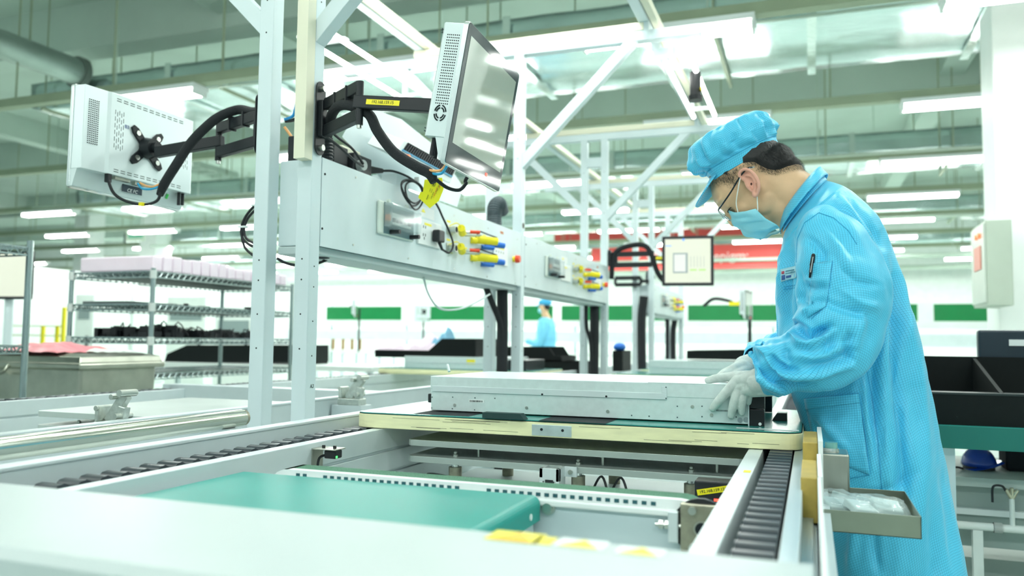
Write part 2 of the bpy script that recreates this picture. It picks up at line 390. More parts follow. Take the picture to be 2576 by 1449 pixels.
# ================================================================== conveyor lines
def conveyor(xc, sg, lab, grp):
    """sg=+1: the left rail is the one next to the posts.  xc = centre line"""
    t = thing('conveyor', lab, 'conveyor', (xc, 5, 0), grp)
    X = lambda d: xc+sg*d
    y0, y1 = .62, 10.6
    for s, nm in ((-1, 'post side'), (1, 'outer side')):
        a = lambda d: X(s*d)
        m = MB()
        if s > 0: m.box(a(.600), a(.622), y0, y1, .56, .700)
        else: m.box(a(.616), a(.644), y0, y1, .60, .785); m.box(a(.612), a(.648), y0, y1, .778, .786)
        m.build('outer_rail', ALU, t, .002)
        m = MB()   # slotted inner profile
        m.box(a(.478), a(.510), y0, y1, .70, .757); m.box(a(.484), a(.510), y0, y1, .692, .70); m.box(a(.478), a(.510), y0, y1, .64, .692)
        m.box(a(.486), a(.510), y0, y1, .632, .64); m.box(a(.478), a(.510), y0, y1, .56, .632)
        m.build('inner_rail', ALU, t, .0015)
        box(a(.510), a(.616), y0, y1, .70, .712).build('chain_bed', ALUB, t)
        m = MB(); n = int((y1-y0)/.044)
        for k in range(n):
            y = y0+.02+k*.044; m.cyl((a(.526), y, .7405), (a(.574), y, .7405), .0195, n=10 if y < 3 else 6)
        m.box(a(.545), a(.555), y0, y1, .714, .738)
        m.build('roller_chain', mat('blue_black_rollers', (.035, .045, .055), .3, var=.1), t, smooth='auto')
        if s > 0:
            m = MB(); m.box(a(.578), a(.600), y0, y1, .66, .757); m.build('guide_rail', ALUB, t, .0015)
    for k in range(6):
        y = .75+k*1.95
        for s in (-1, 1): box(X(s*.60)-.03, X(s*.60)+.03, y, y+.06, 0, .60).build('leg', FRAME, t, .003)
        box(X(-.6), X(.6), y+.005, y+.055, .18, .23).build('stretcher', FRAME, t, .003)
    return t
CA = conveyor(-.616, 1, 'near roller-chain conveyor carrying the server pallet in front of the worker', 'roller-chain conveyors')
CB = conveyor(-2.29, -1, 'second roller-chain conveyor on the left beyond the posts', 'roller-chain conveyors')
# a small post-it dot, sensor bracket on the inner left rail of the near conveyor
tag(box(-.123, -.11, 1.60, 1.625, .7572, .7578).build('sticker', YEL), 'small yellow sticker on the right rail beside the roller chain', 'sticker')
t = thing('sensor_bracket', 'small metal bracket with black optical sensor on the left rail below the pallet', 'sensor', (-1.09, 1.66, .70))
m = MB(); m.box(-1.094, -1.091, 1.62, 1.665, .685, .745); m.box(-1.094, -1.03, 1.62, 1.665, .742, .745); m.build('bracket', STEEL, t, .001)
box(-1.065, -1.034, 1.628, 1.658, .722, .741).build('sensor_head', BLKP, t, .003)
for x in (-1.075, -1.045): MB().cyl((x, 1.642, .745), (x, 1.642, .751), .004, n=8).build('screw', BLKP, t)
MB().tube([(-1.062, 1.642, .73), (-1.078, 1.63, .722), (-1.083, 1.63, .69), (-1.085, 1.63, .65)], .003, n=6).build('cable', BLKR, t)
box(-1.034, -1.033, 1.630, 1.636, .724, .729).build('status_light', mat('green_led', (.1, .9, .2), .4, emit=(.05, 1, .1), es=3), t)
# ------------------------------------------------------------------ front cover (foreground) with stickers
t = thing('machine_cover', 'large white sheet-metal cover across the bottom foreground', 'cover', (-1, .68, 0))
m = MB(); m.loft([[(x, .806, .70), (x, .806, .792), (x, .798, .80), (x, .565, .80), (x, .553, .792), (x, .54, .52), (x, .545, .52), (x, .56, .785), (x, .79, .785), (x, .798, .70)] for x in (-3.1, -.0)])
m.build('cover_sheet', mat('white_cover_paint', (.50, .57, .57), .4, var=.02), t, fix=True)
box(-.06, -.012, .60, .80, .5, .784).build('end_post', ALU, t)
for x in (-3.0, -1.4, -.06): box(x-.02, x+.02, .58, .62, 0, .784).build('support_leg', FRAME, t)
MB().cyl((.0, .70, .772), (.014, .70, .772), .012, n=12).build('bolt', SCREW, t)
def tri_sticker(x, y, w, lab, col):
    t = thing('warning_sticker', lab, 'sticker', (x, y, .80))
    MB().prism([(x-w/2, y-w*.3, .8004), (x+w/2, y-w*.3, .8004), (x+w/2, y+w*.42, .8004), (x-w/2, y+w*.42, .8004)], (0, 0, .0003)).build('backing', WHITE if col != 1 else YEL, t)
    MB().prism([(x-w*.4, y-w*.24, .8009), (x+w*.4, y-w*.24, .8009), (x, y+w*.36, .8009)], (0, 0, .0003)).build('triangle', YEL if col != 1 else mat('orange_print', (.95, .5, .03), .5), t)
tri_sticker(-.285, .785, .055, 'blurred orange and yellow triangle sticker on the white foreground cover', 1)
tri_sticker(-.215, .783, .05, 'white and yellow triangle sticker in the middle of the foreground cover stickers', 0)
tri_sticker(-.155, .778, .045, 'small yellow triangle sticker nearest the right end of the foreground cover', 0)
tag(box(-.262, -.243, .77, .80, .8004, .8007).build('sticker', YEL), 'narrow yellow label between the triangle stickers on the foreground cover', 'sticker')
# ------------------------------------------------------------------ teal cover box inside the conveyor
t = thing('belt_cover', 'teal folded cover box with rivets lying between the conveyor rails', 'cover', (-.75, 1.15, .6))
p = at(705, 1186, z=.735); q = at(1352, 1246, z=.735)
x0, x1, ya, yb, zt = -1.06, q.x+.005, .84, q.y, .735
m = MB(); rings = []
prof = [(-.0, .60), (0, zt-.02), (.004, zt-.008), (.012, zt-.002), (.022, zt)]
ringy = []
for x in (x0, x1):
    pass
m.prism([(x0, yb, zt), (x1-.012, yb, zt), (x1-.012, yb-.30, zt), (x0, yb-.55, zt)], (0, 0, -.004))
top = m.build('top_plate', TEAL, t, .003)
m = MB(); N = 6; r1 = []; r2 = []
for (yy, rr) in ((yb, r1), (yb-.30, r2)):
    for k in range(N+1):
        a = PI/2*k/N; rr.append((x1-.016+.016*math.sin(a), yy, zt-.016+.016*math.cos(a)))
    rr.append((x1, yy, zt-.042)); rr.append((x1-.002, yy, zt-.042)); rr.append((x1-.018, yy, zt-.003))
m.loft([r1, r2]).build('side_flange', TEAL, t, fix=True)
for yy in (yb-.05, yb-.235): MB().cyl((x1-.001, yy, zt-.027), (x1+.0015, yy, zt-.027), .0055, n=14).build('rivet', mat('white_rivet', (.8, .88, .86), .4), t)
m = MB(); m.prism([(x1-.012, yb, zt-.004), (x1-.012, yb-.30, zt-.004), (x0, yb-.55, zt-.004), (x0, yb, zt-.004)], (0, 0, -.16)); m.build('belt_housing', mat('light_housing', (.66, .76, .78), .45), t)
# ------------------------------------------------------------------ transfer belt across the conveyor
yb0 = q.y+.01
t = thing('transfer_belt', 'short green rough-top belt conveyor with white toothed edge below the lift plates', 'belt conveyor', (-.6, yb0, .6))
xL, xR = -1.03, -.145
GB = mat('green_rough_top_belt', (.12, .30, .20), .8, bump=1.0, bscale=260)
zb = .742
def belt_loop(ya, yb_, r, th):
    m = MB(); out = []; pts = [(xL+.05, zb)]
    n = 12
    for k in range(n+1):
        a = PI/2-PI*k/n; pts.append((xR-.06+r*math.cos(a), zb-r+r*math.sin(a)))
    for k in range(n+1):
        a = -PI/2-PI*k/n; pts.append((xL+.06+r*math.cos(a), zb-r+r*math.sin(a)))
    ra = [(x, ya, z) for x, z in pts]; rb = [(x, yb_, z) for x, z in pts]
    return m.loft([ra, rb], cap=True)
belt_loop(yb0+.028, yb0+.075, .052, 0).build('rough_belt', GB, t)
m = belt_loop(yb0+.010, yb0+.028, .049, 0); m.build('toothed_edge', WHITE, t)
m = MB(); k = xL+.08
while k < xR-.10:
    if not (-.60 < k < -.55 or -.93 < k < -.90): m.box(k, k+.008, yb0+.0085, yb0+.012, zb-.012, zb-.006)
    elif m.v: m.build('tooth_row', mat('dark_teal_gap', (.02, .10, .12), .6), t); m = MB()
    k += .0155
if m.v: m.build('tooth_row', MATS['dark_teal_gap'], t)
box(xL+.05, xR-.0, yb0-.004, yb0+.010, zb-.026, zb-.0145).build('edge_guide', WHITE, t, .003)
box(xL, xR-.01, yb0+.006, yb0+.012, .60, zb-.027).build('side_plate', mat('pale_side_plate', (.60, .70, .74), .4, .2), t, .001)
bx = at(1766, 1330, y=yb0-.01).x; bz = at(1766, 1330, y=yb0-.01).z
box(bx-.034, bx+.034, yb0-.014, yb0+.005, bz-.038, bz+.038).build('bearing_block', STEELD, t, .002)
for sx in (-1, 1):
    for sz in (-1, 1):
        MB().cyl((bx+sx*.018+.004, yb0-.024, bz+sz*.029), (bx+sx*.018+.004, yb0-.012, bz+sz*.029), .0065, n=12).build('bolt', SCREW, t, smooth='auto')
MB().cyl((bx, yb0-.016, bz), (bx, yb0-.013, bz), .013, n=20).build('shaft_collar', STEEL, t, smooth='auto')
MB().cyl((bx, yb0-.018, bz), (bx, yb0-.0155, bz), .010, n=20).build('shaft_bore', HOLE, t)
MB().cyl((bx-.002, yb0+.0055, bz), (bx-.002, yb0-.004, bz), .046, n=28).build('pulley', BLKP, t, smooth='auto')
tx = at(1694, 1325, y=yb0-.01).x
box(tx-.008, tx+.008, yb0-.016, yb0+.006, bz-.026, bz+.024).build('tension_block', ALU, t, .002)
m = MB(); m.cyl((tx-.03, yb0-.005, bz), (bx-.034, yb0-.005, bz), .0035, n=8); m.build('tension_screw', SCREW, t)
for dx in (-.014, -.024): MB().cyl((tx+dx, yb0-.005, bz), (tx+dx+.007, yb0-.005, bz), .0075, n=6).build('nut', SCREW, t)
sp = at(1378, 1278, y=yb0); MB().cyl((sp.x, yb0-.006, sp.z), (sp.x, yb0+.006, sp.z), .009, n=12).build('bolt', SCREW, t, smooth='auto')
MB().cyl((sp.x, yb0+.001, sp.z), (sp.x, yb0+.006, sp.z), .0125, n=16).build('washer', SCREW, t)
# ------------------------------------------------------------------ lift plates under the pallet
PL = mat('machined_aluminium_plate', (.52, .58, .56), .38, .35, var=.05)
def plates(xa, xb, ya, yb_, who, z1=.727, z2=.683, xu=None):
    t = thing('lift_table', who, 'lift table', ((xa+xb)/2, (ya+yb_)/2, .5))
    def rp(z, x0, x1, y0, y1, r=.02):
        P = []
        for (cx_, cy_, a0) in ((x1-r, y0+r, -90), (x1-r, y1-r, 0), (x0+r, y1-r, 90), (x0+r, y0+r, 180)):
            for k in range(5):
                a = math.radians(a0+90*k/4); P.append((cx_+r*math.cos(a), cy_+r*math.sin(a), z))
        return P
    MB().prism(rp(z1, xa, xu or xb, ya, yb_), (0, 0, -.0165)).build('upper_plate', PL, t, .001)
    MB().prism(rp(z2, xa, xb, ya, yb_), (0, 0, -.0165)).build('lower_plate', PL, t, .001)
    for x in (xa+.13, (xa+xb)/2+.03, xb-.13):
        for y in (ya+.04, yb_-.05):
            m = MB(); m.cyl((x, y, .60), (x, y, z2-.017), .011, n=14); m.build('guide_rod', CHROME, t, smooth='auto')
            MB().cyl((x, y, .57), (x, y, .655), .018, n=16).build('bushing', STEELD, t, smooth='auto')
            m = MB(); m.cyl((x, y, z2), (x, y, z2+.006), .008, n=12); m.ball((x, y, z2+.010), .006, 10, 6); m.build('ball_stud', SCREW, t, smooth='auto')
        MB().cyl((x+.06, ya+.06, z2), (x+.06, ya+.06, z1-.0165), .004, n=8).build('pin', SCREW, t)
    box(xa-.02, xb+.02, ya-.02, yb_+.05, .53, .57).build('base_plate', ALU, t)
    return t, ya
LT, ly = plates(-1.045, -.15, 2.0, 2.50, 'two stacked grey aluminium lift plates under the server pallet')
fx = at(1395, 1185, y=1.99)
t = thing('stop_bracket', 'machined U-shaped aluminium bracket bolted to the lower lift plate edge', 'bracket', (fx.x, 1.97, .66))
m = MB(); m.box(fx.x-.026, fx.x+.026, 1.945, 1.957, .651, .683); m.box(fx.x-.026, fx.x-.017, 1.945, 2.0, .659, .683); m.box(fx.x+.017, fx.x+.026, 1.945, 2.0, .636, .683)
m.box(fx.x-.026, fx.x-.017, 1.945, 1.957, .636, .651); m.build('bracket_body', ALU, t, .001)
box(fx.x+.026, fx.x+.058, 1.990, 1.999, .658, .684).build('mounting_tab', ALU, t, .001)
MB().cyl((fx.x+.043, 1.982, .671), (fx.x+.043, 1.99, .671), .006, n=12).build('bolt', SCREW, t)
box(fx.x-.01, fx.x+.01, 1.943, 1.955, .639, .655).build('sensor_plug', BLKP, t)
t = thing('sensor_module', 'black sensor module with yellow address label and red lamp below the lift plate corner', 'sensor', (-.21, 1.93, .6))
sm = at(1810, 1235, y=1.75)
box(sm.x-.05, sm.x+.03, 1.74, 1.79, sm.z-.028, sm.z+.02).build('module_body', BLKP, t, .003)
l = MB(); R = Matrix.Rotation(math.radians(-12), 3, 'Y'); l.obox((sm.x-.012, 1.7385, sm.z+.002), (.066, .001, .012), R); l.build('address_label', YEL, t)
text('label_print', '192.168.159.121', .0085, BLKP, t, (sm.x-.012, 1.7375, sm.z+.002), (1, 0, .2), (0, 0, 1))
box(sm.x-.01, sm.x+.012, 1.7385, 1.74, sm.z-.02, sm.z-.015).build('red_lamp', mat('red_led', (1, .1, .05), .4, emit=(1, .03, .02), es=5), t)
m = MB(); m.cyl((sm.x+.028, 1.7385, sm.z+.012), (sm.x+.028, 1.737, sm.z+.012), .0025, n=8); m.build('green_lamp', MATS['green_led'], t)
box(sm.x-.04, sm.x+.03, 1.74, 1.80, .57, sm.z-.028).build('module_foot', BLKP, t)
for i, P in enumerate(([(-.62, 1.9, .62), (-.55, 1.85, .655), (-.42, 1.84, .64), (-.3, 1.82, .62), (-.25, 1.80, .62)], [(-.55, 2.1, .60), (-.50, 2.02, .66), (-.46, 1.95, .60)], [(-.50, 2.1, .60), (-.45, 2.02, .66), (-.41, 1.95, .60)], [(-.95, 1.98, .62), (-.93, 1.9, .655), (-.86, 1.9, .65), (-.8, 2.0, .60)])):
    tag(MB().tube(P, .006 if i == 0 else .003, n=6).build('cable', BLKR), ['thick black cable lying under the lift plates toward the sensor', 'thin black cable under the lift plates, left of a pair', 'thin black cable under the lift plates, right of a pair', 'thin black cable looping below the left end of the lift plates'][i], 'cable')
# bottom pan so that nothing shows the floor between the rails
tag(box(-1.06, -.18, 1.45, 3.4, .50, .53).build('drip_pan', mat('dull_pan', (.42, .50, .50), .6)), 'flat grey pan closing the conveyor bed under the lift plates', 'pan')
plates(-2.17, -1.835, 1.78, 2.42, 'two stacked white lift plates in the second conveyor at the left', z1=.776, z2=.735, xu=-1.69)
# ------------------------------------------------------------------ pallet
def pallet(label, off=(0, 0, 0), grp='yellow-edged pallets'):
    t = thing('pallet', label, 'pallet', (-.6, 2.25, .76), grp)
    x0, x1, y0, y1 = -1.187, -.020, 1.952, 2.62
    def rp(z, g, r=.045):
        P = []
        for (cx_, cy_, a0) in ((x1-r, y0+r, -90), (x1-r, y1-r, 0), (x0+r, y1-r, 90), (x0+r, y0+r, 180)):
            for k in range(9):
                a = math.radians(a0+90*k/8); P.append((cx_+(r-g)*math.cos(a), cy_+(r-g)*math.sin(a), z))
        return P
    MB().prism(rp(.759, 0), (0, 0, .037)).build('yellow_body', YPAL, t, .002)
    MB().prism(rp(.7962, .001), (0, 0, .0012)).build('dark_seam', HOLE, t)
    MB().prism(rp(.7975, .003), (0, 0, .0025)).build('green_mat', TEALM, t)
    a = at(1338, 1080, y=y0).x; b = at(1438, 1080, y=y0).x
    box(a, b, y0-.0015, y0+.01, .762, .790).build('metal_insert', ALUB, t, .001)
    for x in (a+(b-a)*.25, a+(b-a)*.78): MB().cyl((x, y0-.0025, .778), (x, y0+.001, .778), .0035, n=12).build('hole', HOLE, t)
    m = MB(); rr = random.Random(3)
    for k in range(26):
        x = rr.uniform(x0+.06, x1-.1); 
        if a-.08 < x < b: continue
        l_ = rr.uniform(.02, .16); z = rr.choice((.767, .770, .785, .79))+rr.uniform(-.002, .002); m.box(x, min(x+l_, x1-.05), y0-.0004, y0+.002, z, z+.0007)
    m.build('scuff_marks', mat('dark_scuff', (.12, .11, .07), .7), t)
    for (px0, px1, py) in ((1040, 1210, 1041), (1355, 1545, 1058)):
        c0 = at(px0, py, z=.8); c1 = at(px1, py, z=.8)
        box(c0.x, c1.x, c0.y, c0.y+.16, .8001, .8006).build('slot_opening', HOLE, t)
    return t
P1 = pallet('yellow-edged pallet with green mat under the silver server')
b0 = at(1213, 1052, z=.8); b1 = at(1338, 1052, z=.8)
tag(MB().prism([(b0.x, b0.y, .8005), (b1.x, b0.y, .8005), (b1.x-.012, b0.y, .815), (b0.x, b0.y, .815)], (0, .03, 0)).build('foam_block', mat('dark_green_foam', (.015, .05, .05), .7)), 'dark green locating block at the front edge of the server', 'locating block')
r0 = at(1942, 1058, z=.8)
t = thing('locating_block', 'black wedge-shaped block with white label near the pallet right corner', 'locating block', (r0.x, r0.y, .8))
MB().prism([(r0.x, r0.y, .8005), (r0.x+.037, r0.y, .8005), (r0.x+.037, r0.y, .820), (r0.x+.013, r0.y, .820)], (0, .05, 0)).build('block_body', BLKP, t, .001)
box(r0.x+.013, r0.x+.037, r0.y+.01, r0.y+.045, .8202, .8207).build('label', WHITE, t)
l0 = at(1852, 1077, z=.8)
tag(box(l0.x, l0.x+.14, l0.y-.008, l0.y+.012, .8005, .8009).build('paper_label', mat('white_label_paper', (.8, .84, .82), .4)), 'white paper label strip stuck on the mat at the pallet front right', 'label')
# ------------------------------------------------------------------ server
SRV = mat('galvanised_server_steel', (.70, .79, .79), .38, .2, var=.04, vscale=60)
def server(label):
    t = thing('server', label, 'server', (-.57, 2.28, .80))
    x0, x1, y0, y1, z0, z1 = -1.003, -.146, 2.062, 2.50, .8035, .898
    box(x0, x1, y0, y1, z0, z1-.004).build('chassis', SRV, t, .0015)
    box(x0-.002, x1+.001, y0-.0012, y1, z1-.0355, z1).build('top_cover', SRV, t, .0015)
    box(x1-.245, x1+.0015, y0-.0018, y1+.001, z1-.001, z1+.0008).build('front_cover_panel', SRV, t, .0004)
    xr = at(1678, 965, y=y0).x
    m = MB(); m.box(x0+.004, xr, y0-.0035, y0-.0005, z1-.042, z1-.026); m.box(xr-.013, xr, y0-.0035, y0-.0005, z1-.026, z1-.008); m.build('side_rail', ALU, t, .0008)
    m = MB()
    for px, py in ((1365, 992), (1526, 997)): c = at(px, py, y=y0); m.cyl((c.x, y0-.0045, c.z), (c.x, y0-.002, c.z), .0028, n=10)
    m.build('rail_stud', HOLE, t)
    for px, py in ((1144, 1019), (1325, 1026), (1529, 1035), (1790, 1044), (1742, 1023)):
        c = at(px, py, y=y0); MB().cyl((c.x, y0-.0016, c.z), (c.x, y0, c.z), .0045, n=14).build('rivet', SCREW, t, smooth='auto')
    for i, (px, py) in enumerate(((1087, 999), (1139, 999), (1195, 1001), (1245, 1002), (1086, 1026), (1138, 1028), (1194, 1031), (1589, 1045), (1633, 1047), (1704, 1022), (1704, 1050), (1676, 974), (1676, 1002), (1766, 1022), (1766, 1048), (1852, 1049))):
        c = at(px, py, y=y0); MB().cyl((c.x, y0-.0042 if i in (11, 12) else y0-.001, c.z), (c.x, y0, c.z), .0018, n=8).build('screw', mat('dark_screw', (.10, .14, .16), .4, .6), t)
    for px, py in ((1862, 1057), (1877, 1056)):
        c = at(px, py, y=y0); MB().cyl((c.x, y0-.0022, c.z), (c.x, y0, c.z), .0062, n=16).build('knob', mat('grey_knob', (.30, .36, .38), .4, .6), t, smooth='auto')
    c = at(1199, 1009, y=y0); box(c.x-.023, c.x+.023, y0-.0008, y0, c.z-.004, c.z+.004).build('barcode_label', WHITE, t)
    m = MB(); rr = random.Random(5); k = c.x-.020
    while k < c.x+.018: w_ = rr.uniform(.0004, .0014); m.box(k, k+w_, y0-.0012, y0-.0007, c.z-.0025, c.z+.002); k += w_+rr.uniform(.0005, .0014)
    m.build('barcode_bars', HOLE, t)
    c = at(1817, 1032, y=y0); m = MB(); k = c.x-.014
    while k < c.x+.014: w_ = rr.uniform(.0004, .0012); m.box(k, k+w_, y0-.0006, y0, c.z-.003, c.z+.001); k += w_+.0010
    m.build('etched_code', HOLE, t)
    # black front bezel and ears at the right end
    m = MB(); m.box(x1, x1+.003, y0-.003, y0+.03, z0-.004, z1-.018); m.build('ear_plate', ALU, t)
    m = MB(); m.box(x1+.003, x1+.038, y0-.002, y0+.024, z0-.006, z0+.037); m.box(x1+.003, x1+.039, y0-.002, y0+.024, z0+.0385, z1-.016); m.build('rack_ear', BLK, t, .002)
    MB().cyl((x1+.028, y0-.004, z0+.002), (x1+.028, y0-.001, z0+.002), .0038, n=14).build('thumb_screw', WHITE, t)
    box(x1+.003, x1+.038, y1-.026, y1+.002, z0-.002, z1-.005).build('rack_ear', BLK, t, .002)
    box(x1, x1+.02, y0+.026, y1-.028, z0, z1-.006).build('drive_cage', BLK, t)
    m = MB(); m.box(x0-.012, x0, y0+.004, y0+.03, z0+.02, z0+.045); m.build('rear_latch', BLKP, t, .002)
    box(x0-.012, x0-.002, y0+.05, y0+.2, z0+.008, z0+.03).build('rear_port_block', BLKP, t)
    return t
SV = server('silver rack server being handled by the worker on the pallet')
bb = at(1130, 935, z=.899)
tag(MB().cyl((bb.x, bb.y, .8995), (bb.x-.012, bb.y+.01, .921), .0045, n=10).build('plastic_clip', mat('translucent_white', (.9, .95, .95), .3), None, fix=True), 'tiny translucent plastic clip standing on the server rear corner', 'clip')
# servers and pallets further down the second line and this line
def far_server(x0, y0, l, label, ends):
    t = thing('server', label, 'server', (x0+l/2, y0, .80))
    box(x0, x0+l, y0, y0+.44, .80, .885).build('chassis', SRV, t, .002)
    box(x0+l*.02, x0+l*.85, y0-.004, y0, .838, .848).build('side_rail', ALU, t)
    for k in range(3): box(x0+l+.004+k*.045, x0+l+.044+k*.045, y0+.01, y0+.42, .79, .87).build('drive_module', BLK, t, .003)
    box(x0+l*.62, x0+l*.70, y0-.003, y0, .835, .868).build('warning_label', YEL, t)
    return t
def mini_pallet(x0, y0, label):
    t = thing('pallet', label, 'pallet', (x0+.58, y0+.3, .76), 'yellow-edged pallets')
    box(x0, x0+1.165, y0, y0+.66, .759, .796).build('yellow_body', YPAL, t, .01); box(x0+.004, x0+1.161, y0+.004, y0+.656, .7962, .7995).build('green_mat', TEALM, t, .008); return t
pB = at(850, 938, z=.78)
mini_pallet(-2.875, 5.05, 'yellow-edged pallet far down the second conveyor')
far_server(-2.72, 5.15, .78, 'blue-grey server with yellow label under the black tray on the second conveyor', 1)
mini_pallet(-1.2, 5.05, 'yellow-edged pallet down the near conveyor behind the server lid')
far_server(-.98, 5.2, .85, 'blurred silver server on the far pallet left of the gloved hands', 1)
# ------------------------------------------------------------------ roller tube and clamps by the posts
t = thing('roller_tube', 'long bright steel tube lying along the near rail at left', 'tube', (-1.43, 1.3, .76))
rt = at(640, 1068, x=-1.44)
m = MB(); m.cyl((-1.44, .5, .785), (-1.44, 1.80, .785), .023, n=36, cap=True); m.build('tube_shell', mat('bright_rolled_steel', (.66, .68, .60), .2, 1.0, var=.12, vscale=30, stretch=(1, .05, 1)), t, smooth='auto')
MB().cyl((-1.44, 1.80, .785), (-1.44, 1.812, .785), .021, n=24).build('end_bearing', STEELD, t, smooth='auto')
for y in (.7, 1.72): box(-1.47, -1.41, y, y+.05, .60, .762).build('saddle', ALU, t)
tag(box(-1.60, -1.275, .55, 1.9, .57, .60).build('cross_plate', ALU), 'aluminium plate bridging the gap between the two conveyors', 'plate')
def clamp(c, label, s=1.):
    t = thing('toggle_clamp', label, 'clamp', c, 'toggle clamps on the second conveyor')
    x, y, z = c
    G = mat('worn_zinc_casting', (.58, .62, .58), .35, .8, var=.15, vscale=60)
    m = MB(); m.box(x-.035*s, x+.035*s, y-.02*s, y+.02*s, z, z+.018*s); m.box(x-.033*s, x-.022*s, y-.02*s, y+.02*s, z+.018*s, z+.05*s); m.build('base', G, t, .003)
    m = MB(); m.bar((x-.012*s, y, z+.015*s), (x+.032*s, y, z+.075*s), .024*s, .014*s, (0, 1, 0)); m.bar((x+.02*s, y, z+.01*s), (x+.028*s, y, z+.05*s), .02*s, .016*s, (0, 1, 0)); m.build('lever', G, t, .003)
    for dx, dz, r in ((.034, .078, .012), (.024, .03, .010), (-.028, .045, .009), (.012, .07, .009)):
        MB().cyl((x+dx*s, y-.022*s, z+dz*s), (x+dx*s, y+.022*s, z+dz*s), r*s*.62, n=12).build('pivot_pin', SCREW, t, smooth='auto')
    return t
c1 = at(285, 1088, x=-1.72); clamp((c1.x, c1.y, .755), 'worn metal toggle clamp in front of the white lift plates at left', 1.25)
box(c1.x-.03, c1.x+.03, c1.y-.03, c1.y+.03, .60, .755).build('clamp_stand', ALU, None)
tag(bpy.data.objects['clamp_stand'], 'small aluminium block under the nearer toggle clamp', 'block')
c2 = at(885, 1018, z=.76); clamp((c2.x, c2.y, .76), 'smaller toggle clamp behind the posts beside the pallet corner', 1.3)
tag(box(c2.x-.06, c2.x+.06, c2.y-.04, c2.y+.04, .60, .76).build('clamp_stand', ALU), 'small aluminium block under the farther toggle clamp', 'block')
st = at(1378, 1000, z=.8)
# cross rails seen between posts on the second line
tag(box(-2.9, -1.66, 3.05, 3.13, .70, .775).build('cross_rail', ALU), 'grey aluminium rail crossing the second conveyor behind the posts', 'rail')
tag(box(-1.05, -.18, 3.4, 3.5, .62, .75).build('cross_rail', ALU), 'grey aluminium rail crossing the near conveyor behind the server', 'rail')
# ------------------------------------------------------------------ right side of the near conveyor: guide blocks, box, tray
tag(box(.0075, .0125, .80, 1.435, .6905, .782).build('edge_plate', WHITE), 'thin white upright plate along the right edge of the near conveyor in the foreground', 'plate')
OCH = mat('ochre_urethane', (.48, .35, .08), .4, var=.15, vscale=30)
for i, (px0, px1, pa, pb, y, lab) in enumerate(((2019, 2058, 1112, 1192, 1.74, 'farther ochre guide block with white backing at the right rail end'), (2014, 2058, 1200, 1318, 1.45, 'nearer and taller ochre guide block with white backing on the right rail'))):
    a = at(px0, pa, y=y); b = at(px1, pb, y=y)
    t = thing('guide_block', lab, 'guide block', (a.x, y, b.z))
    box(a.x, b.x, y, y+.22, b.z+.0, a.z).build('urethane_pad', OCH, t, .002); c = at(px1+12, pa-4, y=y)
    box(b.x+.0005, c.x, y-.01, y+.28, b.z-.05, c.z).build('backing_plate', WHITE, t, .001)
a = at(2065, 1140, y=1.88); b = at(2138, 1232, y=1.88)
t = thing('button_box', 'small stainless box with clear capped push button beside the right rail', 'control box', (a.x, 1.9, b.z))
box(a.x-.002, b.x, 1.88, 1.98, b.z-.02, a.z).build('box_body', STEEL, t, .004)
bt = at(2092, 1140, y=1.9)
MB().cyl((bt.x, 1.92, a.z), (bt.x, 1.92, a.z+.008), .017, n=20).build('button_ring', CHROME, t, smooth='auto')
MB().cyl((bt.x, 1.92, a.z+.008), (bt.x, 1.92, a.z+.02), .013, n=20).build('button_cap', mat('clear_green_cap', (.35, .75, .68), .1, trans=.5), t, smooth='auto')
box(a.x-.04, a.x-.002, 1.90, 1.96, b.z, b.z+.03).build('mount_arm', STEEL, t)
# stainless tray
ta = at(2068, 1284, y=1.62); tb = at(2318, 1300, y=1.62); tz = at(2318, 1357, y=1.62).z; tt = at(2318, 1300, y=1.62).z
tx0, tx1, ty0 = ta.x-.01, tb.x, 1.62; tf = at(2268, 1235, z=tt); ty1 = tf.y
t = thing('parts_tray', 'rectangular stainless parts tray fixed outside the right rail before the coat', 'tray', ((tx0+tx1)/2, ty0, tz))
m = MB(); tk = .0022
m.box(tx0, tx1, ty0, ty1, tz, tz+tk); m.box(tx0, tx1, ty0, ty0+tk, tz, tt); m.box(tx0, tx1, ty1-tk, ty1, tz, tt); m.box(tx1-tk, tx1, ty0, ty1, tz, tt); m.box(tx0, tx0+tk, ty0, ty1, tz, tt)
m.build('tray_body', mat('stainless_dark_reflection', (.30, .33, .27), .36, .9, var=.08, vscale=12), t, .0006)  # reflection of the dark coat is put into this darker steel colour
box(.028, tx0, ty0+.03, ty0+.07, tz-.0, tz+.02).build('tray_arm', STEEL, t)
tag(box(.008, .03, .62, 2.75, .56, .690).build('side_rail', ALU), 'outer aluminium side rail carrying the tray and guide blocks on the right', 'rail')
rr = random.Random(9); BAG = mat('clear_plastic_film', (.80, .93, .95), .08, alpha=.24, spec=.8)
BOXM = mat('grey_bagged_part', (.50, .62, .62), .3)
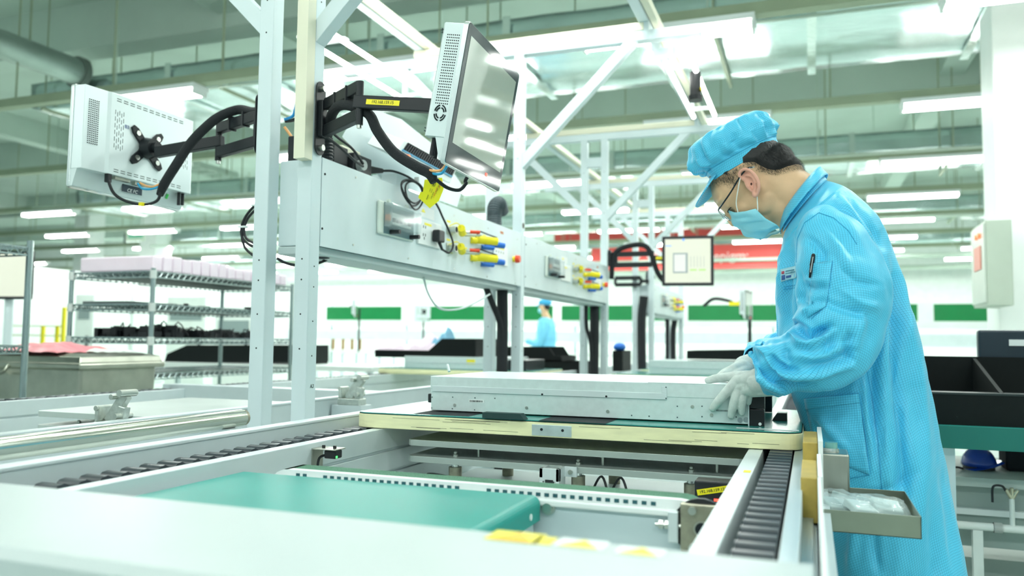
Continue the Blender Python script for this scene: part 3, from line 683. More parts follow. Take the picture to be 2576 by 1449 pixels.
for i, (u, v, rz, lab) in enumerate(((.12, .35, .5, 'leftmost bagged white part in the stainless tray'), (.30, .70, -.5, 'rear bagged part standing up in the stainless tray'), (.45, .30, .6, 'middle bagged part with crumpled film in the tray'), (.62, .55, -.3, 'second bagged part from the right end of the tray'), (.80, .45, .2, 'rightmost square bagged part in the stainless tray'))):
    x = tx0+.02+(tx1-tx0-.04)*u; y = ty0+.03+(ty1-ty0-.06)*v; zz = tz+.022
    t = thing('bagged_part', lab, 'packaged part', (x, y, tz), 'bagged parts in the stainless tray')
    Rm = Matrix.Rotation(rz, 3, 'Z') @ Matrix.Rotation(.35*(-1)**i, 3, 'X') @ Matrix.Rotation(.15, 3, 'Y')
    MB().obox((x, y, zz+.008), (.052, .042, .014), Rm).build('part_body', BOXM, t, .003)
    m = MB(); vs = []; n = 12
    def surf(sgn):
        k = len(m.v); 
        for a_ in range(n+1):
            for b_ in range(n+1):
                p_, q_ = a_/n*2-1, b_/n*2-1; e = (1-p_**4)*(1-q_**4)
                d = .004*noise.noise((p_*3+i*7, q_*3, sgn)); v_ = Rm @ Vector((p_*.042, q_*.034, sgn*(.011*e+.001)+d)); m.v.append(tuple(v_+Vector((x, y, zz+.010))))
        for a_ in range(n):
            for b_ in range(n): j = k+a_*(n+1)+b_; m.f.append((j, j+1, j+n+2, j+n+1))
    surf(1); surf(-1); m.build('plastic_bag', BAG, t, smooth=True)
# ================================================================== overhead frames
ST = [1.97, 3.785, 5.60, 7.415, 9.23]
hz_ = at(1315, 567, x=-1.354)
names = ['nearest', 'second', 'third', 'fourth', 'farthest']
def tframe(y, label):
    t = thing('portal_frame', label, 'support frame', (-1.43, y, 0), 'T-shaped white post frames over the line')
    box(-1.405, -1.355, y, y+.05, 0, 2.51).build('post', FRAME, t, .003); box(-1.555, -1.505, y, y+.05, 0, 2.51).build('post', FRAME, t, .003)
    box(-2.42, -.47, y-.001, y+.051, 2.455, 2.505).build('cross_beam', FRAME, t, .003)
    for s in (-1, 1):
        e = -1.43+s*.0752; z0 = 1.87; MB().prism([(e, y+.001, z0), (e, y+.001, z0+.07), (e+s*(2.4545-z0-.07), y+.001, 2.4545), (e+s*(2.4545-z0), y+.001, 2.4545)], (0, .048, 0)).build('brace', FRAME, t, .0015, fix=True)
    box(-1.505, -1.405, y+.005, y+.045, 2.26, 2.33).build('tie_plate', FRAME, t, .002)
    box(-1.98, -.74, y-.004, y+.03, 2.506, 2.545).build('cable_raceway', CREAM, t, .003)
    m = MB()
    for z in (.95, 1.05, 1.15, 1.21, 1.9, 2.0, 2.2): 
        m.cyl((-1.354, y+.025, z), (-1.3565, y+.025, z), .0022, n=8); m.cyl((-1.38, y-.0005, z+.02), (-1.38, y+.002, z+.02), .0026, n=8); m.cyl((-1.53, y-.0005, z+.02), (-1.53, y+.002, z+.02), .0026, n=8)
    m.build('bolt_holes', HOLE, t)
    if y == 3.785: MB().cyl((-1.354, 3.81, hz_.z), (-1.3565, 3.81, hz_.z), .0145, n=20).build('cable_hole', mat('brown_hole', (.09, .06, .04), .6), t)
    box(-1.42, -1.34, y-.01, y+.06, 0, .012).build('foot_plate', FRAME, t); box(-1.57, -1.49, y-.01, y+.06, 0, .012).build('foot_plate', FRAME, t)
    return t
for i, y in enumerate(ST): tframe(y, '%s T-shaped frame of paired white posts with braces over the line' % names[i])
text('post_marking', 'A3', .016, HOLE, None, (-1.3545, 2.0, .862), (0, 1, 0), (0, 0, 1)); tag(bpy.data.objects['post_marking'], 'handwritten A3 on the near right post', 'marking')
for i, (x, lab) in enumerate(((-.74, 'right overhead rail running back over the near conveyor'), (-1.95, 'left overhead rail running back over the second conveyor'))):
    t = thing('overhead_rail', lab, 'overhead rail', (x, 5, 2.5), 'overhead rails on the T frames')
    box(x-.025, x+.025, 1.3, 9.6, 2.546, 2.596).build('rail_profile', FRAME, t, .003)
    box(x+.03, x+.065, 1.3, 9.6, 2.55, 2.59).build('cable_raceway', CREAM, t, .003)
    for y in ST: box(x-.024, x+.024, y, y+.05, 2.505, 2.546).build('spacer', FRAME, t)
# raceway on the near right post
tz = at(765, 396, y=1.93).z
tag(box(-1.391, -1.354, 1.93, 1.969, tz, 2.45).build('cable_raceway', CREAM), 'cream cable raceway on the front of the near right post', 'cable raceway')
# LED strip lamp hanging by the right overhead rail, with a camera between the tubes
LED = mat('led_tube', (1, 1, .96), .5, emit=(1, 1, .92), es=14)
def led(y0, y1, xa, xb, z, lab):
    t = thing('strip_lamp', lab, 'strip lamp', ((xa+xb)/2, y0, z), 'strip lamps under the overhead rails')
    for x in (xa, xb): MB().cyl((x, y0, z), (x, y1, z), .012, n=10).build('led_tube', LED, t, smooth=True)
    for y in (y0+.12, y1-.12): box(xa, xb, y, y+.04, z+.014, z+.026).build('cross_bracket', FRAME, t); 
    for y in (y0+.12, y1-.12): box(xa, xa+.015, y, y+.04, z+.026, 2.55).build('hanger', FRAME, t)
    return t
za = at(1740, 150, z=2.36); zb2 = at(1797, 290, z=2.36); zc = at(1677, 150, z=2.36); zd = at(1752, 318, z=2.36)
led(za.y, zb2.y, (zc.x+zd.x)/2, (za.x+zb2.x)/2, 2.36, 'pair of bright strip lamps hanging above left of the worker cap')
led(7.6, 8.7, -.68, -.52, 2.36, 'far pair of strip lamps under the same overhead rail')
led(3.0, 4.1, -2.15, -1.99, 2.36, 'strip lamps under the left overhead rail')
cm = at(1749, 212, z=2.3)
t = thing('inspection_camera', 'black inspection camera hanging between the strip lamps', 'camera', (cm.x, cm.y, 2.2))
MB().cyl((cm.x, cm.y, 2.24), (cm.x, cm.y, 2.36), .028, n=18).build('camera_body', BLKP, t, smooth='auto')
MB().cyl((cm.x, cm.y, 2.215), (cm.x, cm.y, 2.24), .036, n=18).build('lens_ring', BLK, t, smooth='auto')
MB().cyl((cm.x, cm.y, 2.36), (cm.x, cm.y, 2.46), .014, n=10).build('mount_rod', FRAME, t)
box(cm.x+.028, cm.x+.034, cm.y-.03, cm.y+.0, 2.26, 2.275).build('yellow_tag', YEL, t)
box(-.74, cm.x+.01, cm.y-.02, cm.y+.02, 2.46, 2.5).build('mount_arm', FRAME, t); box(-.75, -.71, cm.y-.02, cm.y+.02, 2.5, 2.546).build('mount_arm', FRAME, t)
# ================================================================== consoles between the posts
XP = -1.355
WLAB = mat('white_socket_plate', (.84, .87, .86), .35)
CLEAR = mat('clear_polycarbonate', (.75, .86, .88), .06, alpha=.32, spec=.9)
def P_(px, py): return at(px, py, x=XP)
def console(label, loc):
    t = thing('control_console', label, 'control console', loc, 'control consoles between the posts')
    y0, y1, z0, z1 = 2.022, 3.783, 1.272, 1.536
    box(-1.504, XP-.003, y0, y1, z0+.004, z1).build('console_body', PANEL, t, .004)
    box(XP-.003, XP, y0+.001, y1-.001, z0, z1+.002).build('front_panel', PANEL, t, .001)
    box(-1.504, XP-.02, y0, y1, z0-.022, z0+.003).build('bottom_channel', mat('grey_channel', (.52, .60, .60), .5), t, .004)
    MB().cyl((-1.42, 2.12, z0-.0225), (-1.42, 2.12, z0-.0235), .03, n=20).build('cable_hole', HOLE, t)
    for px, py in ((817, 438), (810, 575), (895, 446), (888, 616), (1027, 650), (1142, 676), (1225, 696), (1296, 713), (1142, 542), (1228, 574), (1301, 602)):
        c = P_(px, py); MB().cyl((XP-.001, c.y, c.z), (XP+.0022, c.y, c.z), .0035, n=8).build('panel_screw', SCREW if px > 820 else HOLE, t)
    # breaker box
    b = box(XP, XP+.012, 2.345, 2.60, 1.352, 1.466).build('breaker_base', mat('ivory_plastic', (.74, .80, .74), .4), t, .006)
    box(XP+.012, XP+.014, 2.375, 2.59, 1.357, 1.462).build('breaker_recess', mat('dark_recess', (.10, .18, .20), .5), b)
    box(XP+.014, XP+.024, 2.40, 2.55, 1.392, 1.432).build('breaker_row', mat('grey_breaker', (.42, .48, .46), .5), b, .002)
    for k in range(5): box(XP+.024, XP+.032, 2.412+k*.028, 2.424+k*.028, 1.400, 1.412).build('breaker_switch', BLKP, b)
    box(XP+.015, XP+.03, 2.378, 2.392, 1.40, 1.42).build('red_label', mat('rust_label', (.55, .16, .05), .5), b)
    box(XP+.014, XP+.044, 2.37, 2.595, 1.378, 1.460).build('clear_cover', CLEAR, b, .006)
    for yy in (2.42, 2.565): MB().cyl((XP+.012, yy, 1.366), (XP+.05, yy, 1.366), .008, n=10).build('cover_latch', BLKP, b)
    for yy in (2.40, 2.53): MB().cyl((XP+.01, yy, 1.470), (XP+.02, yy, 1.470), .007, n=10).build('cover_hinge', MATS['ivory_plastic'], b)
    # warning sheet, socket plate, plug
    c = P_(1056, 513); d = P_(1086, 553)
    box(XP, XP+.0006, c.y, d.y+.02, d.z, c.z-.005).build('warning_sheet', WLAB, t)
    MB().prism([(XP+.0012, c.y+.012, d.z+.018), (XP+.0012, c.y+.045, d.z+.018), (XP+.0012, c.y+.028, c.z-.012)], (.0004, 0, 0)).build('warning_triangle', YEL, t)
    s = box(XP, XP+.009, 2.638, 2.835, 1.352, 1.448).build('socket_plate', WLAB, t, .003)
    box(XP+.009, XP+.0095, 2.685, 2.745, 1.428, 1.437).build('yellow_label', YEL, s)
    for yy in (2.672, 2.690, 2.672, 2.69): pass
    m = MB()
    for yy, zz in ((2.675, 1.415), (2.692, 1.415), (2.675, 1.385), (2.692, 1.385), (2.683, 1.372)): m.box(XP+.009, XP+.0097, yy, yy+.004, zz, zz+.010)
    m.build('socket_slots', HOLE, s)
    # round aviation sockets with hanging yellow caps
    for zz in (1.441, 1.366):
        k = MB().box(XP, XP+.003, 2.895, 2.955, zz-.020, zz+.020).build('aviation_socket', mat('nickel_plate', (.6, .64, .6), .3, .9), t, .002)
        MB().cyl((XP+.003, 2.925, zz), (XP+.032, 2.925, zz), .015, n=18).build('socket_barrel', SCREW, k, smooth='auto')
        MB().cyl((XP+.032, 2.925, zz), (XP+.0325, 2.925, zz), .012, n=18).build('socket_mouth', HOLE, k)
        MB().cyl((XP+.034, 2.965, zz+.012), (XP+.022, 3.005, zz-.004), .016, n=16).build('yellow_cap', YEL, k, smooth='auto')
        MB().tube([(XP+.01, 2.905, zz+.014), (XP+.03, 2.925, zz+.026), (XP+.034, 2.95, zz+.022), (XP+.03, 2.975, zz+.008)], .002, n=6).build('cap_strap', YEL, k)
    for (yy, zz) in ((2.90, 1.474), (3.03, 1.456), (3.07, 1.449), (3.16, 1.468), (3.28, 1.464), (2.90, 1.40), (3.02, 1.389), (3.07, 1.386), (3.20, 1.395)):
        box(XP, XP+.0006, yy, yy+.035, zz-.004, zz+.004).build('yellow_label', YEL, t)
    # air couplings with red sleeve, yellow and blue hose plugs
    for zz in (1.448, 1.372):
        k = MB().cyl((XP, 3.03, zz-.002), (XP+.05, 3.06, zz-.002), .0055, n=10).build('air_coupling', SCREW, t, smooth='auto')
        MB().cyl((XP+.036, 3.05, zz), (XP+.07, 3.075, zz), .0075, n=10).build('red_sleeve', RED, k, smooth='auto')
        MB().cyl((XP, 3.08, zz-.01), (XP+.06, 3.10, zz-.01), .004, n=8).build('air_nipple', SCREW, k, smooth='auto')
        MB().cyl((XP+.0, 3.19, zz-.012), (XP+.075, 3.26, zz-.017), .019, .017, n=16).build('yellow_plug', YEL, k, smooth='auto')
        MB().cyl((XP+.0, 3.14, zz-.022), (XP+.012, 3.17, zz-.022), .014, n=12).build('yellow_plug', YEL, k, smooth='auto')
        MB().cyl((XP+.0, 3.30, zz-.015), (XP+.062, 3.38, zz-.021), .016, .013, n=14).build('blue_plug', BLU, k, smooth='auto')
        MB().cyl((XP+.0, 3.26, zz-.038), (XP+.03, 3.33, zz-.036), .010, n=10).build('blue_plug', BLU, k, smooth='auto')
        MB().tube([(XP, 3.12, zz+.006), (XP+.03, 3.15, zz+.017), (XP+.05, 3.20, zz+.010), (XP+.07, 3.27, zz+.002)], .003, n=6).build('cap_tether', BLKR, k)
        box(XP+.02, XP+.024, 3.16, 3.30, zz+.003, zz+.006).build('tether_strap', BLKR, k)
    s = box(XP, XP+.008, 3.39, 3.575, 1.35, 1.437).build('socket_plate', WLAB, t, .003)
    box(XP+.008, XP+.0085, 3.45, 3.52, 1.424, 1.432).build('yellow_label', YEL, s)
    m = MB()
    for yy in (3.42, 3.45, 3.48, 3.51):
        for zz in (1.37, 1.405): m.box(XP+.008, XP+.0087, yy, yy+.004, zz, zz+.009)
    m.build('socket_slots', HOLE, s)
    MB().cyl((XP, 3.67, 1.397), (XP+.014, 3.67, 1.397), .014, n=16).build('button_neck', YEL, t)
    m = MB(); m.cyl((XP+.014, 3.67, 1.397), (XP+.034, 3.67, 1.397), .019, .017, n=20); m.build('emergency_button', RED, t, smooth='auto')
    box(XP, XP+.0006, 3.49, 3.53, 1.50, 1.512).build('red_label', MATS['rust_label'], t)
    return t
K1 = console('nearest light grey control console with breaker box, yellow plugs and red button', (-1.43, 2.9, 1.27))
K2 = dup(K1, (0, 1.815, 0), 'second control console directly behind the nearest one between the posts')
K3 = dup(K1, (0, 5.445, 0), 'far control console beyond the gap with the picture monitor')
# the plug in the socket, its cable with coil and yellow tag
t = thing('power_plug', 'black power plug with coiled cable pushed into the console socket', 'plug', (XP, 2.78, 1.39))
m = MB(); m.box(XP+.012, XP+.042, 2.745, 2.80, 1.372, 1.418); m.build('plug_body', BLKP, t, .006)
MB().cyl((XP+.028, 2.775, 1.372), (XP+.034, 2.79, 1.345), .007, .005, n=10).build('strain_relief', BLKR, t)
MB().tube([(XP+.034, 2.79, 1.346), (XP+.045, 2.83, 1.338), (XP+.05, 2.855, 1.37), (XP+.04, 2.84, 1.42), (XP+.03, 2.80, 1.47), (XP+.025, 2.76, 1.51), (XP+.02, 2.70, 1.545)], .0042, n=8).build('cable', BLKR, t)
cc = P_(1024, 487)
m = MB()
for k, (ry, rz, dy, dz) in enumerate(((.078, .044, 0, 0), (.070, .050, .014, -.006), (.082, .040, -.012, .004))):
    pts = [(XP+.02+.004*k+.006*math.sin(a*2), cc.y+dy+ry*math.cos(a), cc.z+dz+rz*math.sin(a)) for a in [2*PI*i/20 for i in range(21)]]
    m.tube(pts, .0034, n=8, res=2)
m.build('cable_coil', BLKR, t)
for (px, py) in ((1032, 452), (1052, 489)):
    c = P_(px, py); MB().obox((XP+.027, c.y, c.z), (.02, .008, .016), Matrix.Identity(3)).build('cable_tie', WHITE if py < 460 else BLU, t, .002)
# yellow warning tag
tg = [(1068, 452), (1112, 447), (1116, 475), (1104, 505), (1081, 524), (1052, 497), (1056, 484), (1064, 482)]
t = thing('warning_tag', 'yellow paper tag with black and red print hanging below the cable sleeve', 'tag', at(1085, 485, y=2.2), None)
vs = [at(px, py, y=2.22+.0006*(px-1085)) for px, py in tg]
m = MB(); m.prism(vs, (0, .0012, 0)); m.build('tag_sheet', mat('yellow_paper', (.92, .86, .02), .45), t)
INK = mat('black_ink', (.05, .05, .02), .6); RINK = mat('red_ink', (.75, .12, .04), .6)
u = (at(1104, 460, y=2.2)-at(1088, 500, y=2.2)).normalized(); v = u.cross(Vector((0, 1, 0)))
for i, (px, py, s_, txt, ink) in enumerate(((1089, 461, .020, '@', INK), (1083, 479, .018, ':::', INK), (1107, 466, .010, 'WARN', RINK), (1099, 478, .007, 'zcdu tspn akbe', INK), (1093, 488, .007, 'mnoe tcpi uabd', RINK), (1087, 492, .006, 'tnea pcds', INK), (1075, 496, .006, 'koerst', INK))):
    c = at(px, py, y=2.2185+.0006*(px-1085)); text('tag_print', txt, s_, ink, t, c, tuple(-v if False else -u), tuple(v))
# small things on top of the nearest console
t = thing('adapter_block', 'black square power adapter with grey round plug on top of the nearest console', 'adapter', (-1.40, 2.4, 1.54))
a = at(894, 396, x=-1.40); 
box(-1.45, -1.385, 2.245, 2.36, 1.537, 1.606).build('adapter_body', BLKP, t, .004)
MB().cyl((-1.385, 2.275, 1.567), (-1.362, 2.27, 1.567), .0175, n=18).build('grey_socket_ring', mat('grey_ring', (.42, .46, .45), .4), t, smooth='auto')
m = MB(); m.cyl((-1.40, 2.36, 1.572), (-1.385, 2.43, 1.582), .015, .008, n=12); m.build('inlet_plug', BLKR, t, smooth='auto')
MB().tube([(-1.385, 2.43, 1.582), (-1.37, 2.48, 1.590), (-1.352, 2.54, 1.585), (-1.335, 2.575, 1.572)], .0042).build('cable', BLKR, t)
for i, P in enumerate(([(-1.34, 2.01, 1.60), (-1.345, 2.10, 1.585), (-1.35, 2.19, 1.565), (-1.362, 2.265, 1.562)], [(-1.34, 2.02, 1.625), (-1.34, 2.08, 1.61), (-1.345, 2.17, 1.597), (-1.362, 2.265, 1.571)])):
    MB().tube(P, .0042).build('cable', BLKR, t)
t = thing('corrugated_hose', 'black ribbed hose standing on the nearest console behind the bracket', 'hose', (-1.41, 2.12, 1.53))
m = MB(); pts = spline([(-1.40, 2.10, 1.53), (-1.40, 2.10, 1.60), (-1.41, 2.09, 1.66), (-1.43, 2.06, 1.72)], 14)
n = len(pts); rings = []
for i, p in enumerate(pts):
    d = (pts[min(i+1, n-1)]-pts[max(i-1, 0)]).normalized(); a_ = d.orthogonal().normalized(); b_ = d.cross(a_); r = .024+.003*(i % 2)
    rings.append([p+a_*r*math.cos(2*PI*j/16)+b_*r*math.sin(2*PI*j/16) for j in range(16)])
m.loft(rings).build('hose_wall', BLKR, t)
tag(box(-1.47, -1.40, 2.15, 2.235, 1.537, 1.615).build('relay_box', BLKP, None, .004), 'dark grey relay box between the ribbed hose and the adapter', 'box')
tag(box(-1.50, -1.452, 2.28, 2.40, 1.537, 1.645).build('cream_block', CREAM, None, .006), 'cream plastic block behind the black adapter', 'block')
# ionising blower: tilted white housing with louvre
t = thing('ionizer_blower', 'tilted white air ionizer with black louvre and blue strip behind the cable sleeve', 'ionizer', (-1.42, 2.62, 1.54))
Rb = Matrix.Rotation(math.radians(12), 3, 'Y')
A = [at(992, 388, x=-1.30), at(1018, 352, x=-1.30), at(1150, 425, x=-1.30), at(1132, 462, x=-1.30)]
f = [Vector((-1.30, p.y, p.z)) for p in A]
m = MB(); m.prism(f, (-.12, .02, .05)); m.build('housing', WHITE, t, .004, fix=True)
def lerp4(u, v): return f[0]*(1-u)*(1-v)+f[1]*(1-u)*v+f[2]*u*v+f[3]*u*(1-v)
def patch(u0, u1, v0, v1, e): return [lerp4(a_, b_)+Vector((e, 0, 0)) for a_, b_ in ((u0, v0), (u0, v1), (u1, v1), (u1, v0))]
MB().prism(patch(.06, .97, .45, .95, .001), (.001, 0, 0)).build('louvre_recess', HOLE, t)
MB().prism(patch(.05, .97, .36, .45, .001), (.003, 0, 0)).build('blue_strip', mat('blue_strip', (.04, .30, .52), .4), t)
for k in range(24):
    u_ = .08+k*.037; MB().prism(patch(u_, u_+.007, .45, .93, .002), (.004, 0, 0)).build('louvre_slat', BLK, t)
c = lerp4(.18, .2); MB().cyl(c+Vector((0, 0, 0)), c+Vector((.008, 0, 0)), .009, n=14).build('red_lamp', mat('orange_lamp', (.95, .25, .12), .4, emit=(1, .25, .1), es=.8), t)
# the blower's stand: large white sheet bracket
sh = [at(862, 345, x=-1.46), at(905, 262, x=-1.46), at(1010, 300, x=-1.46), at(1100, 372, x=-1.46), at(1165, 470, x=-1.46), at(1150, 520, x=-1.46), at(960, 450, x=-1.46)]
m = MB(); m.prism(sh, (-.003, 0, 0)); m.build('side_bracket', PANEL, t)
box(-1.50, -1.40, 2.56, 2.66, 1.537, 1.60).build('foot', PANEL, t)
# second hose and cable bundles at the second frame
def ribbed(P, r, lab):
    t = thing('corrugated_hose', lab, 'hose', P[0]); pts = spline(P, 12); n = len(pts); rings = []
    for i, p in enumerate(pts):
        d = (pts[min(i+1, n-1)]-pts[max(i-1, 0)]).normalized(); a_ = d.cross(Vector((0, 1, .01))).normalized(); b_ = d.cross(a_); q = r+.004*(i % 2)
        rings.append([p+a_*q*math.cos(2*PI*j/16)+b_*q*math.sin(2*PI*j/16) for j in range(16)])
    MB().loft(rings).build('hose_wall', mat('grey_black_hose', (.05, .07, .08), .5), t); return t
ribbed([(-1.43, 3.60, 1.537), (-1.43, 3.60, 1.60), (-1.43, 3.61, 1.645), (-1.43, 3.66, 1.67), (-1.43, 3.70, 1.63)], .034, 'grey-black ribbed hose rising behind the far end of the nearest console')
ribbed([(-1.43, 7.6, 1.537), (-1.43, 7.6, 1.62), (-1.43, 7.65, 1.66), (-1.43, 7.72, 1.62)], .034, 'ribbed hose on the far console below the picture monitor')
def bundle(P, r, lab): tag(MB().tube(P, r, n=10).build('cable_bundle', SLEEVE, None, smooth='auto'), lab, 'cable')
bundle([(-1.43, 3.72, 1.26), (-1.43, 3.73, 1.0), (-1.43, 3.72, .6), (-1.43, 3.70, .05)], .028, 'thick black cable bundle dropping beside the second post frame')
bundle([(-1.47, 3.60, 1.26), (-1.45, 3.64, 1.18), (-1.43, 3.70, 1.08), (-1.43, 3.72, .98)], .015, 'thinner black cable joining the bundle at the second frame')
bundle([(-1.43, 5.54, 1.26), (-1.43, 5.54, 1.0), (-1.43, 5.5, .05)], .034, 'thick black cable bundle at the third post frame')
bundle([(-1.46, 5.42, 1.26), (-1.46, 5.44, 1.1), (-1.44, 5.50, .9), (-1.44, 5.50, .05)], .014, 'thin black cable beside the bundle at the third frame')
bundle([(-1.43, 7.34, 1.42), (-1.45, 7.33, 1.1), (-1.42, 7.30, .05)], .040, 'black cable bundle falling in front of the fourth frame')
bundle([(-1.43, 9.12, 1.26), (-1.45, 9.12, 1.0), (-1.43, 9.12, .05)], .032, 'black cable bundle under the end of the far console')
bundle([(-1.43, 8.6, 1.26), (-1.43, 8.63, 1.1), (-1.43, 8.6, .05)], .022, 'thin black cable hanging under the middle of the far console')
# white cord sagging under the first console
tag(MB().tube([at(1065, 697, y=2.9), at(1078, 740, y=2.9), at(1105, 775, y=2.95), at(1150, 778, y=3.05), at(1195, 762, y=3.2), at(1232, 740, y=3.4)], .0045, n=6).build('cable', mat('pale_cord', (.70, .78, .77), .5)), 'pale cord sagging under the nearest console', 'cable')
# black cables looping left of the near left post and under the console
t = thing('cable_loop', 'loop of black cables tied to the left side of the near left post', 'cable', (-1.60, 2.0, 1.3))
Lp = lambda L: [at(px, py, y=2.05) for px, py in L]
MB().tube(Lp([(660, 500), (640, 518), (618, 545), (607, 575), (612, 602), (632, 618), (664, 624)]), .0042, n=8).build('cable', BLKR, t)
MB().tube(Lp([(662, 512), (642, 528), (622, 552), (614, 578), (620, 600), (640, 612), (664, 616)]), .0042, n=8).build('cable', BLKR, t)
MB().tube(Lp([(618, 560), (609, 590), (616, 622), (640, 645), (664, 660)]), .0042, n=8).build('cable', BLKR, t)
for px, py in ((611, 571), (645, 516)): c = at(px, py, y=2.05); MB().obox(c, (.03, .016, .006), Matrix.Identity(3)).build('cable_tie', WHITE, t, .001)
tag(MB().tube([at(698, 650, x=-1.45), at(715, 660, x=-1.45), at(745, 667, x=-1.45), at(800, 662, x=-1.45), at(828, 650, x=-1.45)], .0045, n=8).build('cable', BLKR), 'thin black cable sagging below the console between the near posts', 'cable')
tag(MB().tube([at(752, 232, y=2.06), at(745, 265, y=2.06), at(738, 290, y=2.06), at(724, 298, y=2.06), at(716, 300, y=2.06)], .0045, n=8).build('cable', mat('blue_cable', (.02, .28, .62), .5)), 'thin blue cable curving between the near posts', 'cable')
tag(MB().tube([at(718, 305, y=2.07), at(735, 303, y=2.07), at(750, 296, y=2.07)], .005, n=8).build('cable', BLKR), 'short black cable crossing between the near posts', 'cable')
tag(MB().tube([at(716, 320, y=2.07), at(732, 342, y=2.07), at(748, 366, y=2.07)], .0045, n=8).build('cable', mat('orange_cable', (.90, .45, .18), .5)), 'orange cable slanting between the near posts', 'cable')
tag(box(-1.50, -1.46, 2.05, 2.10, 1.537, 1.62).build('black_terminal', BLKP, None, .004), 'black terminal block on the console between the near posts', 'box')
# ================================================================== monitors on arms
CHR = mat('polished_edge', (.88, .92, .92), .22, .85)
GLASSB = mat('black_screen_glass', (.05, .065, .075), .06, spec=.35)
SCRN = mat('screen_painted_reflection', (.36, .40, .34), .05, spec=.9, coat=1, emit=(.75, .85, .72), es=.12)  # grey-beige reflection put into the base colour and a faint glow
SILV = mat('silver_monitor_shell', (.68, .76, .77), .34, .25, var=.02)
def euler(o, rz, rx, ry): o.rotation_mode = 'YXZ'; o.rotation_euler = (rx, ry, rz)
def rbox(m, x0, x1, z0, z1, y0, y1, r, n=4):
    P = []
    for (cx_, cz_, a0) in ((x1-r, z0+r, -90), (x1-r, z1-r, 0), (x0+r, z1-r, 90), (x0+r, z0+r, 180)):
        for k in range(n+1): a = math.radians(a0+90*k/n); P.append((cx_+r*math.cos(a), y0, cz_+r*math.sin(a)))
    return m.prism(P, (0, y1-y0, 0))
def monitor(label, c, rz, rx, ry, w, h=.33, back=True):
    t = thing('touch_monitor', label, 'monitor', c); euler(t, rz, rx, ry); L = dict(local=True)
    X, Z = w/2, h/2
    rbox(MB(), -X, X, -Z, Z, 0, .012, .010).build('glass_edge', CHR, t, .001, fix=True, **L)
    g = rbox(MB(), -X+.002, X-.002, -Z+.002, Z-.002, -.0012, 0, .009).build('bezel_glass', GLASSB, t, fix=True, **L)
    box(-X+.022, X-.022, -.0018, -.0011, -Z+.052, Z-.028).build('display', SCRN, g, local=True)
    box(X-.13, X-.118, -.0022, -.001, -Z+.022, -Z+.030).build('power_lamp', MATS['red_led'], g, local=True)
    zb = -Z+.058
    m = MB()   # rear shell: stepped, chamfered
    prof = [(.012, X-.004), (.052, X-.008), (.060, X-.085), (.066, X-.095), (.066, -X+.012), (.060, -X+.005), (.012, -X+.004)]
    m.loft([[(x, y, zb) for y, x in prof], [(x, y, Z-.006) for y, x in prof]]); m.build('rear_shell', SILV, t, .0015, fix=True, **L)
    m = MB(); m.loft([[(x, y, z) for x, y, z in ((-X+.006, .012, -Z+.006), (-X+.006, .018, -Z+.006), (-X+.006, .036, zb), (-X+.006, .012, zb))], [(x, y, z) for x, y, z in ((X-.006, .012, -Z+.006), (X-.006, .018, -Z+.006), (X-.006, .036, zb), (X-.006, .012, zb))]])
    m.build('lower_recess', SILV, t, fix=True, **L)
    # side perforations (both short sides)
    for s in (-1,):
        m = MB()
        for i in range(7):
            for j in range(26):
                y_ = .020+i*.0048; z_ = Z-.035-j*.0064
                xx = s*(X-.004) if s > 0 else -(X-.004)-( -.0001*0)
                xs_ = (-X+.0042+(y_-.012)*.021) if s < 0 else (X-.004-(y_-.012)*.02)
                if s < 0: m.cyl((xs_-.0006, y_, z_), (xs_+.001, y_, z_), .0016, n=6)
                else: m.cyl((xs_+.0006, y_, z_), (xs_-.001, y_, z_), .0016, n=6)
        m.build('side_perforation', HOLE, t, **L)
    LV = mat('louvre_shadow', (.10, .13, .13), .7)
    for zs_ in ((Z-.022, Z-.029), (zb+.018, zb+.011)):
        m = MB()
        for i in range(11):
            for zz in zs_: x = X-.115-i*.026; m.box(x-.017, x, .0655, .0666, zz-.0012, zz+.0012)
        m.build('louvre_row', LV, t, **L)
    m = MB()
    for i in range(5):
        for j in range(6): x = X-.112-i*.008; z_ = Z-.06-j*.022-(i % 2)*.006; m.box(x, x+.0014, .0655, .0666, z_-.014, z_)
    m.build('louvre_slots', LV, t, **L); m = MB()
    for i in range(4):
        for j in range(5): x = -X+.055-i*.008; z_ = Z-.09-j*.020-(i % 2)*.006; m.box(x, x+.0014, .0655, .0666, z_-.013, z_)
    m.build('louvre_slots', LV, t, **L)
    m = MB()
    for i in range(6):
        for j in range(22): m.cyl((X-.024-i*.0062, .0535+.0007*i, Z-.05-j*.0066), (X-.024-i*.0062, .0562+.0007*i, Z-.05-j*.0066), .0015, n=6)
    m.build('rear_perforation', HOLE, t, **L)
    # fan grille arcs on the side, connectors below
    m = MB()
    for s in (-1,):
        for r in (.018, .012):
            for q in range(4):
                pts = [(-X+.0045-.0012*s*0, .034+r*math.cos(a)*.78, -.052+r*math.sin(a)) for a in [math.radians(q*90+12+66*k/5) for k in range(6)]]
                m.tube([(p[0]-.001+.0003, p[1], p[2]) for p in pts], .0017, n=5, res=1)
    m.build('fan_grille', HOLE, t, **L)
    m = MB(); m.box(X-.19, X-.13, .038, .056, zb-.010, zb); m.box(X-.228, X-.21, .038, .054, zb-.012, zb); m.box(X-.255, X-.235, .038, .054, zb-.010, zb); m.build('connector_row', STEEL, t, .001, **L)
    m = MB(); m.cyl((-X+.045, .047, zb), (-X+.045, .047, zb-.045), .006, n=10); m.cyl((-X+.028, .047, zb), (-X+.028, .047, zb-.042), .006, n=10); m.build('antenna_plugs', BLKR, t, **L)
    return t
